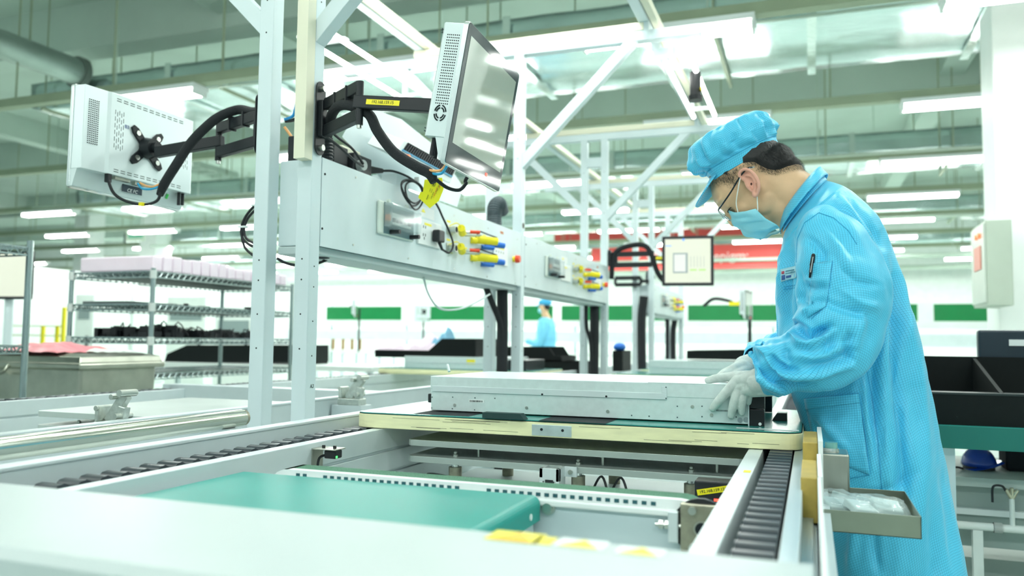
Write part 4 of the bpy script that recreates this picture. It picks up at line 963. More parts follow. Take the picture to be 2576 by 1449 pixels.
def vesa(t, cx_, cz_):
    m = MB(); c = []
    for k in range(4):
        a = math.radians(45+90*k)
        for da, r in ((-45, .026), (-24, .036), (-12, .070), (-5, .086), (5, .086), (12, .070), (24, .036)):
            b = a+math.radians(da); c.append((cx_+r*math.cos(b), .0668, cz_+r*math.sin(b)))
    m.prism(c, (0, .007, 0)); m.build('mount_star', BLK, t, .0015, local=True, fix=True)
    for k in range(4):
        a = math.radians(45+90*k); MB().cyl((cx_+.058*math.cos(a), .0738, cz_+.058*math.sin(a)), (cx_+.058*math.cos(a), .078, cz_+.058*math.sin(a)), .0085, n=16).build('mount_bolt', SCREW, t, smooth='auto', local=True)
    MB().cyl((cx_, .0738, cz_), (cx_, .105, cz_), .036, .029, n=24).build('mount_hub', BLK, t, smooth='auto', local=True)
    MB().cyl((cx_, .105, cz_), (cx_, .122, cz_), .017, n=16).build('mount_neck', BLK, t, smooth='auto', local=True)
MR = monitor('silver touch monitor seen from the side with glossy screen, on the right arm', (-.759, 1.842, 1.566), 1.626, .172, -.007, .397)
ML = monitor('silver monitor seen from behind on the left arm, with star-shaped mount', (-2.15, 2.066, 1.62), -1.622, .017, -.02, .45)
vesa(ML, -.012, .008); vesa(MR, 0, .03)
# rating labels under the left monitor
t = ML
box(-.035, .045, .0305, .0315, -.145, -.112).build('rating_label', mat('black_label', (.03, .05, .07), .4), t, local=True)
text('rating_print', 'CE FC', .016, WHITE, t, (.005, .033, -.138), (-1, 0, 0), (0, .35, 1), local=True)
MB().cyl((-.14, .030, -.135), (-.14, .0375, -.120), .004, n=10).build('green_sticker', mat('green_dot', (.05, .55, .1), .5), t, local=True)
text('rear_marking', 'B3', .016, mat('blue_ink', (.08, .12, .35), .6), t, (.068, .0672, .060), (-1, 0, 0), (0, 0, 1), local=True)
# arms
def arm(label, piv, J, mount, side, zpl0, zpl1, ypl):
    t = thing('articulated_arm', label, 'monitor arm', piv, 'black double-link monitor arms')
    P, J, Mo = Vector(piv), Vector(J), Vector(mount); x = P.x-side*.02
    h_ = (zpl1-zpl0)/2; pl = []
    for k in range(13):
        a = math.radians(180*k/12); pl.append((x, ypl+.024*math.cos(a), zpl1-.024+.024*math.sin(a)))
    for k in range(13):
        a = math.radians(180+180*k/12); pl.append((x, ypl+.024*math.cos(a), zpl0+.024+.024*math.sin(a)))
    MB().prism(pl, (side*.004, 0, 0)).build('wall_plate', BLK, t, .001, fix=True)
    for zz in (zpl0+.022, zpl1-.022):
        MB().cyl((x, ypl, zz), (x+side*.016, ypl, zz), .009, n=14).build('plate_bolt', SCREW, t, smooth='auto')
    box(x, x+side*.018, ypl-.012, ypl+.014, P.z-.055, P.z+.055).build('pivot_yoke', BLK, t, .003)
    up, lo = Vector((0, 0, .043)), Vector((0, 0, -.036))
    MB().bar(P+up, J+up, .022, .034).build('upper_link', BLK, t, .003); MB().bar(P+lo, J+lo, .022, .034).build('lower_link', BLK, t, .003)
    MB().cyl(J+Vector((0, 0, -.062)), J+Vector((0, 0, .058)), .0105, n=12).build('joint_pin', BLK, t, smooth='auto')
    MB().cyl(J+Vector((0, 0, -.072)), J+Vector((0, 0, -.062)), .007, n=8).build('joint_nut', SCREW, t)
    MB().bar(J-(Mo-J).normalized()*.015, Mo, .024, .036).build('front_link', BLK, t, .003)
    return t
AR = arm('black double-link arm with yellow address label carrying the right monitor', (-1.33, 2.0, 1.645), (-1.148, 1.884, 1.645), (-.90, 1.862, 1.605), 1, 1.537, 1.757, 1.995)
AL = arm('black double-link arm carrying the left monitor', (-1.58, 2.005, 1.634), (-1.783, 2.075, 1.630), (-2.03, 2.066, 1.61), -1, 1.551, 1.741, 1.995)
la = at(942, 252, y=1.868); lb = at(1028, 253, y=1.855)
d = (Vector((-.90, 1.862, 1.605))-Vector((-1.148, 1.884, 1.645))).normalized()
c = Vector((-1.148, 1.884, 1.645))+d*.085; nrm = d.cross(Vector((0, 0, 1))).normalized(); upv = nrm.cross(d)
Rm = Matrix((d, nrm, upv)).transposed()
MB().obox(c+nrm*.0125, (.108, .0012, .014), Rm).build('address_label', mat('yellow_tape', (.95, .80, .02), .4), AR)
text('label_print', '192.168.159.15', .0118, INK, AR, c+nrm*.0134, tuple(d), tuple(upv))
for k in (.35, .7):
    q = Vector((-1.33, 2.0, 1.645)).lerp(Vector((-1.148, 1.884, 1.645)), k); e = Vector((-1.148+1.33, 1.884-2.0, 0)).normalized()
    Rk = Matrix((e, Vector((0, 0, 1)).cross(e), Vector((0, 0, 1)))).transposed(); MB().obox(q+Vector((0, 0, .038)), (.007, .027, .045), Rk).build('cable_clip', BLKP, AR)
for k in (.3, .65):
    q = Vector((-1.58, 2.005, 1.634)).lerp(Vector((-1.783, 2.075, 1.630)), k); e = Vector((-.203, .07, 0)).normalized()
    Rk = Matrix((e, Vector((0, 0, 1)).cross(e), Vector((0, 0, 1)))).transposed(); MB().obox(q+Vector((0, 0, .045)), (.007, .027, .045), Rk).build('cable_clip', BLKP, AL)
# sleeves
def sleeve(P, r, lab, extra=()):
    t = thing('cable_sleeve', lab, 'cable sleeve', P[0], 'black braided sleeves on the monitor arms')
    MB().tube(P, lambda u: r*(1-.25*max(0, (u-.9)*10)), n=14).build('braided_sleeve', SLEEVE, t, smooth=True)
    for Q, rr_, m_ in extra: MB().tube(Q, rr_, n=8).build('cable', m_, t, smooth=True)
    return t
O = MATS['orange_cable']; Bc = mat('cyan_cable', (.03, .38, .68), .5)
yy = 1.90
sR = [(-1.36, 2.05, 1.60), (-1.30, 1.985, 1.655), (-1.22, 1.92, 1.655), at(925, 285, y=yy), at(950, 330, y=yy), at(990, 382, y=yy), at(1045, 418, y=1.88), at(1080, 436, y=1.87), at(1092, 458, y=1.87)]
sleeve(sR, .0145, 'thick black braided sleeve drooping from the right arm to the silver monitor', [
    ([at(1075, 428, y=1.865), at(1100, 430, y=1.85), at(1118, 420, y=1.83), (-.80, 1.75, 1.475)], .0036, O),
    ([at(1078, 434, y=1.87), at(1104, 438, y=1.85), at(1120, 425, y=1.83), (-.80, 1.76, 1.475)], .0036, Bc),
    ([at(1095, 450, y=1.87), at(1125, 472, y=1.9), at(1155, 478, y=1.93), at(1172, 462, y=1.95), at(1174, 448, y=1.95), (-.79, 1.93, 1.50)], .005, BLKR)])
sL = [(-1.56, 2.0, 1.69), (-1.62, 2.03, 1.70), at(600, 276, y=2.05), at(555, 292, y=2.02), at(520, 318, y=2.0), at(478, 362, y=1.99), at(440, 420, y=1.99), at(415, 460, y=2.0), at(402, 490, y=2.01)]
sleeve(sL, .015, 'thick black braided sleeve drooping from the left arm to the monitor underside', [
    ([at(400, 470, y=2.0), at(378, 476, y=2.0), at(357, 474, y=2.02), at(347, 462, y=2.03)], .0036, Bc),
    ([at(400, 464, y=2.0), at(385, 470, y=2.0), at(368, 468, y=2.02), at(352, 460, y=2.03)], .0036, O),
    ([at(405, 480, y=2.0), at(395, 505, y=2.0), at(360, 515, y=1.99), at(320, 507, y=1.97), at(290, 490, y=1.95), at(276, 465, y=1.94), at(271, 435, y=1.94)], .0048, BLKR)])
c = at(357, 514, y=1.985); tag(MB().obox(c, (.014, .014, .011), Matrix.Identity(3)).build('cable_marker', YEL), 'small yellow marker on the thin cable under the left monitor', 'cable marker')
box_ = at(272, 445, y=1.94); tag(MB().obox(box_, (.016, .016, .036), Matrix.Identity(3)).build('cable_plug', BLKP, None, .002), 'black plug at the lower left of the left monitor', 'plug')
# ------------------------------------------------------------------ picture monitor further down the line
def flat_screen(label, cpx, y, w, h, rz, picture=True):
    t = thing('picture_monitor', label, 'monitor', cpx); euler(t, rz, .0, 0)
    rbox(MB(), -w/2, w/2, -h/2, h/2, 0, .03, .008).build('frame', BLKP, t, .002, local=True, fix=True)
    d = box(-w/2+.021, w/2-.021, -.002, 0, -h/2+.021, h/2-.021).build('display', mat('lit_screen', (.3, .3, .26), .3, emit=(.82, .86, .70), es=.72), t, local=True)
    if picture:
        G1 = mat('screen_dark_grey', (.25, .3, .3), .4, emit=(.25, .3, .3), es=.5); G2 = mat('screen_green', (.3, .7, .1), .4, emit=(.35, .8, .1), es=.6); G3 = mat('screen_light', (.4, .4, .38), .4, emit=(.95, .95, .92), es=.55); G4 = mat('screen_blue', (.1, .3, .8), .4, emit=(.1, .3, .8), es=.6)
        m = MB(); m.box(-.10, -.0, -.0032, -.002, -.085, .055); m.build('picture_outline', G1, d, local=True)
        box(-.092, -.014, -.004, -.0032, -.075, .045).build('picture_area', G3, d, local=True)
        for x in (.015, .075): box(x, x+.045, -.0032, -.002, -.068, -.06).build('green_bar', G2, d, local=True)
        for i in range(5): box(.02+i*.022, .022+i*.022, -.0032, -.002, -.045, .03).build('grey_line', G1, d, local=True)
        box(-.035, -.022, -.0032, -.002, h/2-.033, h/2-.018).build('blue_icon', G4, d, local=True); box(-.15, -.11, -.0032, -.002, h/2-.07, h/2-.065).build('blue_text_bar', G4, d, local=True)
    rbox(MB(), -w/2+.03, w/2-.03, -h/2+.03, h/2-.03, .03, .07, .01).build('rear_shell', BLKP, t, .002, local=True, fix=True)
    return t
c = at(1730, 656, y=5.62); flat_screen('lit monitor with a framed picture on screen, left of the worker face', c, 5.62, .350, .345, math.radians(6))
t = thing('articulated_arm', 'black arm reaching from the third frame to the lit picture monitor', 'monitor arm', (-1.34, 5.65, 1.6))
zA, zB = at(1545, 640, y=5.65).z, at(1545, 660, y=5.65).z
xa, xb = at(1545, 650, y=5.65).x, at(1640, 650, y=5.65).x
MB().bar((-1.345, 5.66, zA), (xb, 5.66, zA), .03, .035).build('upper_link', BLK, t, .004); MB().bar((-1.345, 5.66, zB-.02), (xb, 5.66, zB-.02), .03, .035).build('lower_link', BLK, t, .004)
MB().cyl((xb, 5.66, zB-.03), (xb, 5.66, zA+.02), .014, n=10).build('joint_pin', BLK, t); MB().cyl((xa+.01, 5.66, zB-.03), (xa+.01, 5.66, zA+.02), .014, n=10).build('joint_pin', BLK, t)
box(-1.355, -1.335, 5.62, 5.66, zB-.03, zA+.03).build('wall_plate', BLK, t, .004)
MB().bar((xb, 5.67, (zA+zB)/2), (c.x, 5.70, c.z), .03, .035).build('front_link', BLK, t, .004)
MB().tube([(xa-.02, 5.65, zB-.12), (xa, 5.65, zA), (xa+.12, 5.65, zA+.06), (xb-.03, 5.65, zA+.04), (xb+.04, 5.65, zB-.08), (xb+.10, 5.67, zB-.16)], .018, n=8).build('sleeve', SLEEVE, t)
box(xb+.03, xb+.09, 5.64, 5.641, zA-.045, zA-.025).build('yellow_label', YEL, t)
t = thing('articulated_arm', 'smaller black arm seen below and behind the picture monitor arm', 'monitor arm', (-1.34, 7.4, 1.5))
q0 = at(1548, 700, y=7.38); q1 = at(1612, 716, y=7.38)
MB().bar((q0.x, 7.38, q0.z), (q1.x, 7.38, q0.z), .03, .035).build('upper_link', BLK, t); MB().bar((q0.x, 7.38, q1.z), (q1.x, 7.38, q1.z), .03, .035).build('lower_link', BLK, t)
for x in (q0.x, q1.x): MB().cyl((x, 7.38, q1.z), (x, 7.38, q0.z), .014, n=8).build('joint_pin', BLK, t)
MB().bar((q1.x, 7.38, (q0.z+q1.z)/2), (-1.40, 7.41, (q0.z+q1.z)/2), .03, .03).build('wall_link', BLK, t)
# ================================================================== left: wire racks, trolley
WIRE = mat('chrome_wire', (.42, .50, .50), .25, .9)
def wire_shelf(x0, x1, y0, y1, z):
    m = MB(); r = .003
    for zz in (z, z-.032):
        for a, b in (((x0, y0), (x1, y0)), ((x1, y0), (x1, y1)), ((x1, y1), (x0, y1)), ((x0, y1), (x0, y0))): m.bar((*a, zz), (*b, zz), .006, .006)
    for (ax, ay), (bx_, by) in (((x0, y0), (x1, y0)), ((x1, y0), (x1, y1)), ((x0, y1), (x1, y1)), ((x0, y0), (x0, y1))):
        L_ = math.hypot(bx_-ax, by-ay); n = max(4, int(L_/.045))
        for k in range(n):
            u0, u1 = k/n, (k+.5)/n; u2 = (k+1)/n; P = lambda u, zz: (ax+(bx_-ax)*u, ay+(by-ay)*u, zz)
            m.bar(P(u0, z-.032), P(u1, z), .004, .004, (0, 0, 1) if False else (.3, .7, .1)); m.bar(P(u1, z), P(u2, z-.032), .004, .004, (.3, .7, .1))
    k = y0+.02
    while k < y1: m.bar((x0, k, z-.004), (x1, k, z-.004), .003, .003); k += .025
    return m
def rack(label, x0, x1, y0, y1, zs, zt):
    t = thing('wire_rack', label, 'shelf rack', ((x0+x1)/2, (y0+y1)/2, 0))
    for x in (x0, x1):
        for y in (y0, y1): MB().cyl((x, y, 0), (x, y, zt), .0135, n=12).build('post', WIRE, t, smooth='auto')
    for z in zs:
        w_ = wire_shelf(x0, x1, y0, y1, z).build('wire_shelf', WIRE, t)
        box(x0+.01, x1-.01, y0+.01, y1-.01, z-.024, z-.020).build('shelf_underside', mat('dark_underside', (.03, .07, .075), .5), w_)  # thin dark sheet added to darken each shelf's underside
    for x in (x0, x1):
        for z in zs: MB().cyl((x, y0, z-.04), (x, y0, z+.006), .018, n=12).build('post_collar', mat('grey_collar', (.6, .66, .64), .4), t)
    return t
rack('chrome wire rack with pink boxes on top behind the second conveyor', -4.0, -3.40, 3.475, 4.75, (1.361, 1.179, .993, .797, .25), 1.378)
rack('nearer chrome wire rack cut by the left edge of the photo', -4.3, -3.1, 1.45, 2.48, (1.37, .955, .3), 1.40)
PINK = mat('pink_antistatic_foam', (.91, .77, .88), .45, spec=.6); 
for i in range(16):
    y = 3.50+i*.077; h_ = .085 if i < 8 else .068
    t = tag(box(-3.97, -3.43, y, y+.070, 1.367, 1.367+h_+.004*(i % 3)).build('foam_tray', PINK, None, .008), 'pale pink antistatic tray on the rack top, %s from the front' % (ORD[i] if i < 15 else 'last'), 'tray', 'pink trays on top of the wire rack')
rr = random.Random(4)
for i, (x, y, z, sx, sy, sz) in enumerate(((-3.9, 3.52, .996, .2, .3, .07), (-3.68, 3.56, .996, .18, .3, .08), (-3.55, 3.95, .996, .12, .3, .06), (-3.55, 4.32, .996, .12, .25, .05), (-3.8, 3.9, .996, .2, .4, .05), (-3.8, 3.6, 1.182, .3, .5, .02), (-3.55, 4.2, 1.182, .2, .4, .02))):
    m = MB()
    for q in range(46 if sz > .03 else 8):
        cx_, cy_ = x+rr.uniform(.1, .9)*sx, y+rr.uniform(.05, .95)*sy; hh = rr.uniform(.01, sz)*(1-.5*abs((cy_-y)/sy-.5))
        m.obox((cx_, cy_, z+hh*.5), (rr.uniform(.02, .07), rr.uniform(.02, .07), hh), Matrix.Rotation(rr.uniform(0, 3), 3, 'Z'))
        if q % 4 == 0 and sz > .03: m.tube([(cx_, cy_, z+.01), (cx_+rr.uniform(-.05, .05), cy_+.03, z+hh+.02), (cx_+rr.uniform(-.08, .08), cy_+.08, z+.01)], .004, n=5, res=3)
    tag(m.build('parts_heap', BLKP), ['heap of black parts at the left end of the third rack shelf', 'heap of black parts by the corner post on the third rack shelf', 'low heap of black parts in the middle of the third shelf', 'small black heap toward the rear of the third shelf', 'black heap at the back of the third shelf', 'flat dark pad on the second rack shelf', 'thin dark pad at the rear of the second rack shelf'][i], 'parts heap', None, 'stuff')
tag(box(-3.96, -3.62, 3.52, 3.9, 1.182, 1.20).build('grey_board', mat('dark_grey_board', (.15, .19, .19), .6)), 'flat dark grey board on the second shelf of the wire rack', 'board')
for i in range(5): tag(box(-3.98+i*.012, -3.84+i*.008, 3.46, 3.66, .800+i*.016, .812+i*.016).build('white_folder', PAPER), 'white folder in the low pile on the fourth rack shelf, %s from below' % ORD[i], 'folder', 'white folders on the rack')
def trolley(label, x0, x1, y0, y1, z):
    t = thing('steel_bin', label, 'steel container', ((x0+x1)/2, y0, 0)); SS = mat('old_stainless', (.46, .47, .40), .30, .9, var=.15, vscale=9)
    box(x0+.03, x1-.03, y0+.03, y1-.03, .35, z-.06).build('bin_body', SS, t, .02, seg=3); box(x0, x1, y0, y1, z-.075, z-.045).build('rim', SS, t, .008)
    m = MB(); m.loft([[(x0+.01, y0+.01, z-.045), (x1-.01, y0+.01, z-.045), (x1-.01, y1-.01, z-.045), (x0+.01, y1-.01, z-.045)], [(x0+.02, y0+.02, z-.015), (x1-.02, y0+.02, z-.015), (x1-.02, y1-.02, z-.015), (x0+.02, y1-.02, z-.015)], [(x0+.09, y0+.08, z), (x1-.09, y0+.08, z), (x1-.09, y1-.08, z), (x0+.09, y1-.08, z)]]); m.build('lid', SS, t, .004, fix=True)
    for x in (x0+.05, x1-.08):
        for y in (y0+.04, y1-.07): box(x, x+.03, y, y+.03, 0, .35).build('leg', SS, t)
    MB().tube([(x0+.2, y0, z-.06), (x0+.2, y0-.04, z-.10), (x0+.34, y0-.04, z-.10), (x0+.34, y0, z-.06)], .008).build('handle', SS, t)
    return t
trolley('lidded stainless bin with pink bags on it beside the wire rack', -4.02, -3.22, 2.86, 3.40, .915)
trolley('second lidded stainless bin at the left edge behind the rack post', -4.9, -4.12, 2.86, 3.40, .915)
def crumple(name, m_, c, sx, sy, sz, seed, label, cat='bag'):
    mb = MB(); n = 16
    for a in range(n+1):
        for b in range(n+1):
            u, v = a/n*2-1, b/n*2-1; e = max(0, 1-max(abs(u), abs(v))**3); mb.v.append((c[0]+u*sx/2, c[1]+v*sy/2, c[2]+.002+sz*e*(.55+.6*noise.noise((u*1.6+seed, v*1.6, seed)))+.01*abs(noise.noise((u*6, v*6, seed)))))
    for a in range(n):
        for b in range(n): j = a*(n+1)+b; mb.f.append((j, j+1, j+n+2, j+n+1))
    o = mb.build(name, m_, None, smooth=False, fix=True); s = o.modifiers.new('thickness', 'SOLIDIFY'); s.thickness = .002
    return tag(o, label, cat)
crumple('pink_bag', mat('pink_plastic_bag', (.90, .32, .36), .3), (-3.60, 3.05, .916), .42, .34, .07, 3, 'crumpled pink plastic bag lying on the stainless bin lid')
crumple('white_bag', mat('white_plastic_bag', (.86, .88, .86), .3), (-3.52, 3.18, .917), .40, .26, .03, 8, 'white plastic bag under the pink bag on the bin lid')
# far-left picture monitor, post and yellow fence
c = at(8, 692, y=4.3); flat_screen('lit monitor at the left edge standing behind the near wire rack', c, 4.3, .46, .36, math.radians(12), False)
tag(MB().cyl((c.x, 4.36, 0), (c.x, 4.36, c.z-.1), .03, n=12).build('pole_stand', FRAME), 'grey post carrying the lit monitor at the left edge', 'stand')
t = thing('safety_fence', 'yellow-posted safety fence far behind the near wire rack', 'fence', (-10, 9.5, 0))
for i, px in enumerate((112, 148, 163)):
    a = at(px, 760, y=9.5); MB().cyl((a.x, 9.5, 0), (a.x, 9.5, 1.45 if i == 2 else 1.15), .035, n=10).build('fence_post', YEL, t)
for z in (.5, .75, 1.0, 1.15): MB().cyl((at(90, 700, y=9.5).x-.6, 9.5, z), (at(163, 700, y=9.5).x, 9.5, z), .012, n=6).build('fence_wire', mat('pale_yellow_wire', (.75, .75, .5), .5), t)
tag(box(at(105, 700, y=14).x, at(122, 700, y=14).x, 14, 14.06, 0, at(105, 697, y=14).z).build('wall_panel', mat('blue_panel', (.03, .25, .62), .5)), 'tall narrow blue panel behind the yellow fence', 'panel')
# machines at the left distance
for i, (px0, px1, pt, y, lab) in enumerate(((190, 238, 740, 12, 'tall white machine cabinet behind the rack, leftmost'), (250, 340, 735, 13.4, 'wide white machine cabinet behind the rack, in the middle'), (420, 520, 745, 13, 'white machine cabinet behind the rack, right of the middle one'), (540, 640, 770, 11.5, 'lower white machine cabinet behind the rack near the post'))):
    a = at(px0, pt, y=y); b = at(px1, pt, y=y); t = thing('machine_cabinet', lab, 'machine', ((a.x+b.x)/2, y, 0), 'white machine cabinets in the distance')
    box(a.x, b.x, y, y+.9, 0, a.z).build('cabinet_body', LW, t, .02); box(a.x+.1, b.x-.1, y-.01, y, a.z-.5, a.z-.25).build('vent_window', mat('grey_window', (.25, .32, .32), .4), t); box(b.x-.16, b.x-.12, y-.03, y, .8, 1.0).build('door_handle', BLKP, t)
# ================================================================== black ESD trays and boxes on the line
ESD = mat('black_esd_corrugated', (.006, .009, .009), .6, spec=.2)
def esd(label, pts, y, d, grp='black antistatic trays'):
    P = [at(px, py, y=y) for px, py in pts]; t = thing('antistatic_tray', label, 'tray', (P[0].x, y, min(p.z for p in P)), grp)
    MB().prism(P, (0, .012, 0)).build('front_wall', ESD, t, fix=True); MB().prism([p+Vector((0, d, 0)) for p in P], (0, .012, 0)).build('rear_wall', ESD, t, fix=True)
    xs = [p.x for p in P]; z = min(p.z for p in P)
    box(min(xs), max(xs), y+.012, y+d, z, z+.01).build('tray_floor', ESD, t); box(max(xs)-.012, max(xs), y+.012, y+d, z+.01, max(p.z for p in P if abs(p.x-max(xs)) < .02)).build('end_wall', ESD, t)
    box(min(xs), min(xs)+.012, y+.012, y+d, z+.01, max(p.z for p in P if abs(p.x-min(xs)) < .02)).build('end_wall', ESD, t); return t
esd('black antistatic tray with pink bags, stepped up at its right', [(943, 898), (943, 880), (1078, 882), (1112, 852), (1196, 852), (1196, 899)], 5.16, .42)
crumple('pink_bag', mat('pale_pink_bag', (.88, .72, .84), .25), (at(1010, 870, y=5.35).x, 5.36, .90), .40, .3, .10, 5, 'pale pink antistatic bags heaped in the stepped black tray')
crumple('pink_bag', mat('pale_pink_bag', (.88, .72, .84), .25), (at(1078, 870, y=5.35).x, 5.37, .90), .24, .3, .17, 2, 'taller pale pink bag heap beside the blue cloth')
crumple('blue_cloth', mat('blue_cloth', (.22, .48, .66), .8), (at(1118, 850, y=5.38).x, 5.39, .93), .13, .26, .20, 4, 'crumpled blue cloth standing in the stepped black tray', 'cloth')
esd('long black tray under the wire rack, seen left of the posts', [(412, 912), (420, 890), (470, 868), (742, 868), (742, 912)], 5.8, .5)
esd('black tray with sloped end in front of the distant worker', [(1262, 906), (1262, 872), (1380, 872), (1394, 894), (1412, 896), (1412, 906)], 6.0, .4)
esd('lower wider black tray below the sloped one', [(1262, 937), (1262, 908), (1464, 912), (1464, 937)], 5.85, .5)
esd('small black tray box between the third frame posts and the cable', [(1541, 934), (1541, 882), (1566, 882), (1566, 934)], 6.1, .3)
esd('long low black tray on the far silver server left of the cap', [(1728, 903), (1728, 882), (1890, 880), (1945, 850), (1990, 850), (1990, 903)], 5.3, .4)
def bench(lab, x0, x1, y0, y1, z):
    t = thing('small_table', lab, 'table', (x0, y0, 0)); box(x0, x1, y0, y1, z-.04, z).build('tabletop', LW, t)
    for x in (x0+.02, x1-.06):
        for y in (y0+.02, y1-.06): box(x, x+.04, y, y+.04, 0, z-.04).build('leg', FRAME, t)
bench('white table under the long black tray left of the posts', -5.9, -3.3, 5.7, 6.4, .775)
mini_pallet(-1.2, 6.02, 'third yellow-edged pallet, under the small black box by the third frame')
hb = at(1555, 873, y=6.2); tag(MB().ball((hb.x, 6.25, hb.z), (.05, .07, .035)).build('soft_cap', BLU, None, smooth=True), 'small blue cap on the black box by the third frame', 'cap')
rr = random.Random(11)
for i, (px, py) in enumerate(((820, 862), (845, 862), (868, 862), (888, 862))):
    a = at(px, py, y=15.3); tag(box(a.x, a.x+.05, 15.52, 15.58, .76, 1.0).build('brown_post', mat('brown_post', (.30, .18, .06), .6)), 'thin brown upright on the far bench, %s from the left' % ORD[i], 'upright', 'brown uprights on the far bench')
for i, (px, py, y, rz, lab) in enumerate(((897, 776, 13.0, 2.0, 'far grey monitor on the bench nearest the posts'), (1060, 788, 14.4, -1.9, 'far dark monitor before the green boards, in the middle'), (1884, 768, 9.4, 1.45, 'far monitor edge-on just left of the blue coat'))):
    o = dup(MR, (0, 0, 0), lab); p = at(px, py, y=y); o.location = p; o.rotation_euler = (0, 0, rz)
    tag(MB().cyl((p.x, y+.1, .76), (p.x, y+.1, p.z), .02, n=8).build('pole_stand', BLK), 'black stand pole of the monitor: %s' % lab[:40], 'stand')
    tb = thing('small_table', 'small white table below the %s' % lab[:40], 'table', (p.x, y, 0)); box(p.x-.3, p.x+.3, y-.1, y+.5, .72, .76).build('tabletop', LW, tb)
    for dx in (-.27, .23):
        for dy in (-.07, .43): box(p.x+dx, p.x+dx+.04, y+dy, y+dy+.04, 0, .72).build('leg', FRAME, tb)
t = thing('articulated_arm', 'black far monitor arm with yellow label left of the blue coat', 'monitor arm', at(1800, 765, y=9.2))
m = MB(); Q = [at(px, py, y=9.3) for px, py in ((1770, 770), (1795, 752), (1830, 756), (1850, 765), (1878, 768))]; m.tube(Q, .02, n=8); m.build('arm_tube', BLK, t)
p = at(1848, 764, y=9.25); box(p.x-.06, p.x+.1, 9.24, 9.26, p.z-.02, p.z+.02).build('yellow_label', YEL, t)
# ================================================================== right: bench with trays, monitor, helmet
t = thing('side_bench', 'workbench with dark green mat edge at the right behind the coat', 'workbench', (1.2, 3.3, 0))
z1, z0 = at(2400, 1072, y=2.9).z, at(2400, 1128, y=2.9).z
box(.30, 2.4, 2.9, 3.75, z0+.01, z1).build('bench_top', LW, t); box(.30, 2.4, 2.895, 2.9, z0, z1).build('green_mat_edge', mat('dark_green_mat', (.01, .16, .13), .5), t); box(.30, 2.4, 2.9, 3.75, z1, z1+.003).build('green_mat', TEALM, t)
sz = at(2420, 1180, y=3.35).z
box(.36, 2.4, 3.15, 3.75, sz-.03, sz).build('lower_shelf', mat('grey_shelf_paint', (.42, .49, .47), .5), t); box(.36, 2.4, 3.2, 3.23, sz-.24, sz-.03).build('shelf_apron', mat('grey_apron_paint', (.30, .37, .35), .5), t); box(.36, 2.4, 3.18, 3.24, sz-.13, sz-.11).build('apron_ledge', WHITE, t)
for x in (.38, 2.3):
    for y in (2.95, 3.65): box(x, x+.05, y, y+.05, 0, z0).build('leg', FRAME, t)
zt_ = at(2400, 905, y=2.92).z; zm = at(2400, 992, y=2.92).z
t = thing('divided_tray', 'large black antistatic tray with dividers on the right bench', 'tray', (1.0, 3.2, z1))
box(.335, 1.6, 2.915, 2.93, z1+.003, zm).build('front_wall', ESD, t); box(.335, 1.6, 3.40, 3.415, z1+.003, zt_+.005).build('rear_wall', ESD, t); box(.335, 1.6, 2.93, 3.40, z1+.003, z1+.012).build('tray_floor', ESD, t)
box(.33, 1.6, 2.912, 3.0, zm, zm+.006).build('front_ledge', mat('black_gloss_edge', (.02, .03, .03), .3), t)
for x in (.335, .56, 1.1, 1.585): MB().prism([(x, 2.93, z1+.012), (x, 2.93, zm), (x, 3.40, zt_), (x, 3.40, z1+.012)], (.012, 0, 0)).build('divider', ESD, t, fix=True)
q = at(2460, 830, y=3.45); 
t = thing('computer_monitor', 'black monitor seen from behind with white label on the right bench', 'monitor', (q.x+.25, 3.45, z1))
zb_ = at(2460, 905, y=3.45).z; box(q.x, q.x+.5, 3.45, 3.49, zb_-.12, q.z).build('rear_shell', mat('blue_black_shell', (.015, .03, .045), .35), t, .008)
box(q.x+.10, q.x+.26, 3.446, 3.45, q.z-.058, q.z-.035).build('white_label', WHITE, t); box(q.x+.2, q.x+.3, 3.46, 3.50, z1+.003, zb_-.1).build('stand', BLKP, t); box(q.x+.1, q.x+.4, 3.42, 3.6, z1+.003, z1+.02).build('stand_foot', BLKP, t)
# blue helmet
h0 = at(2462, 1170, y=3.38); r_ = .052
t = thing('safety_helmet', 'shiny blue safety helmet on the shelf under the right bench', 'helmet', (h0.x, 3.38, sz))
HB = mat('blue_helmet_shell', (.005, .05, .38), .2, coat=.6); m = MB(); rings = []
for i in range(9):
    a = PI/2*i/8; rings.append([(h0.x+.058*math.cos(a)*math.cos(b), 3.38+.075*math.cos(a)*math.sin(b), sz+.014+.066*math.sin(a)+.002*(1 if abs(math.sin(b)) < .2 else 0)) for b in [2*PI*j/28 for j in range(28)]] if i < 8 else [(h0.x+.003*math.cos(2*PI*j/28), 3.38+.003*math.sin(2*PI*j/28), sz+.080) for j in range(28)])
m.loft(rings).build('helmet_shell', HB, t, smooth=True)
m = MB(); m.cyl((h0.x+.012, 3.38, sz+.010), (h0.x+.010, 3.38, sz+.017), .074, .066, n=28); m.build('brim', HB, t, smooth='auto')
m = MB(); m.cyl((h0.x, 3.38, sz+.0), (h0.x, 3.38, sz+.010), .052, n=24); m.build('head_band', BLKP, t)
tag(box(h0.x+.085, h0.x+.17, 3.36, 3.5, sz, sz+.10).build('black_bag', mat('black_fabric', (.012, .014, .02), .9), None, .012), 'black bag on the shelf right of the blue helmet', 'bag')
tag(MB().tube([(h0.x-.10, 3.34, sz+.004), (h0.x-.08, 3.30, sz+.012), (h0.x-.06, 3.33, sz+.004)], .004).build('cable', BLKR), 'short dark cable left of the blue helmet', 'cable')
pz = at(2450, 1298, y=3.3).z
t = thing('air_pipe', 'white air pipe with brass valve fitting low under the right bench', 'pipe', (1.2, 3.3, pz)); PW = mat('white_painted_pipe', (.78, .82, .80), .35)
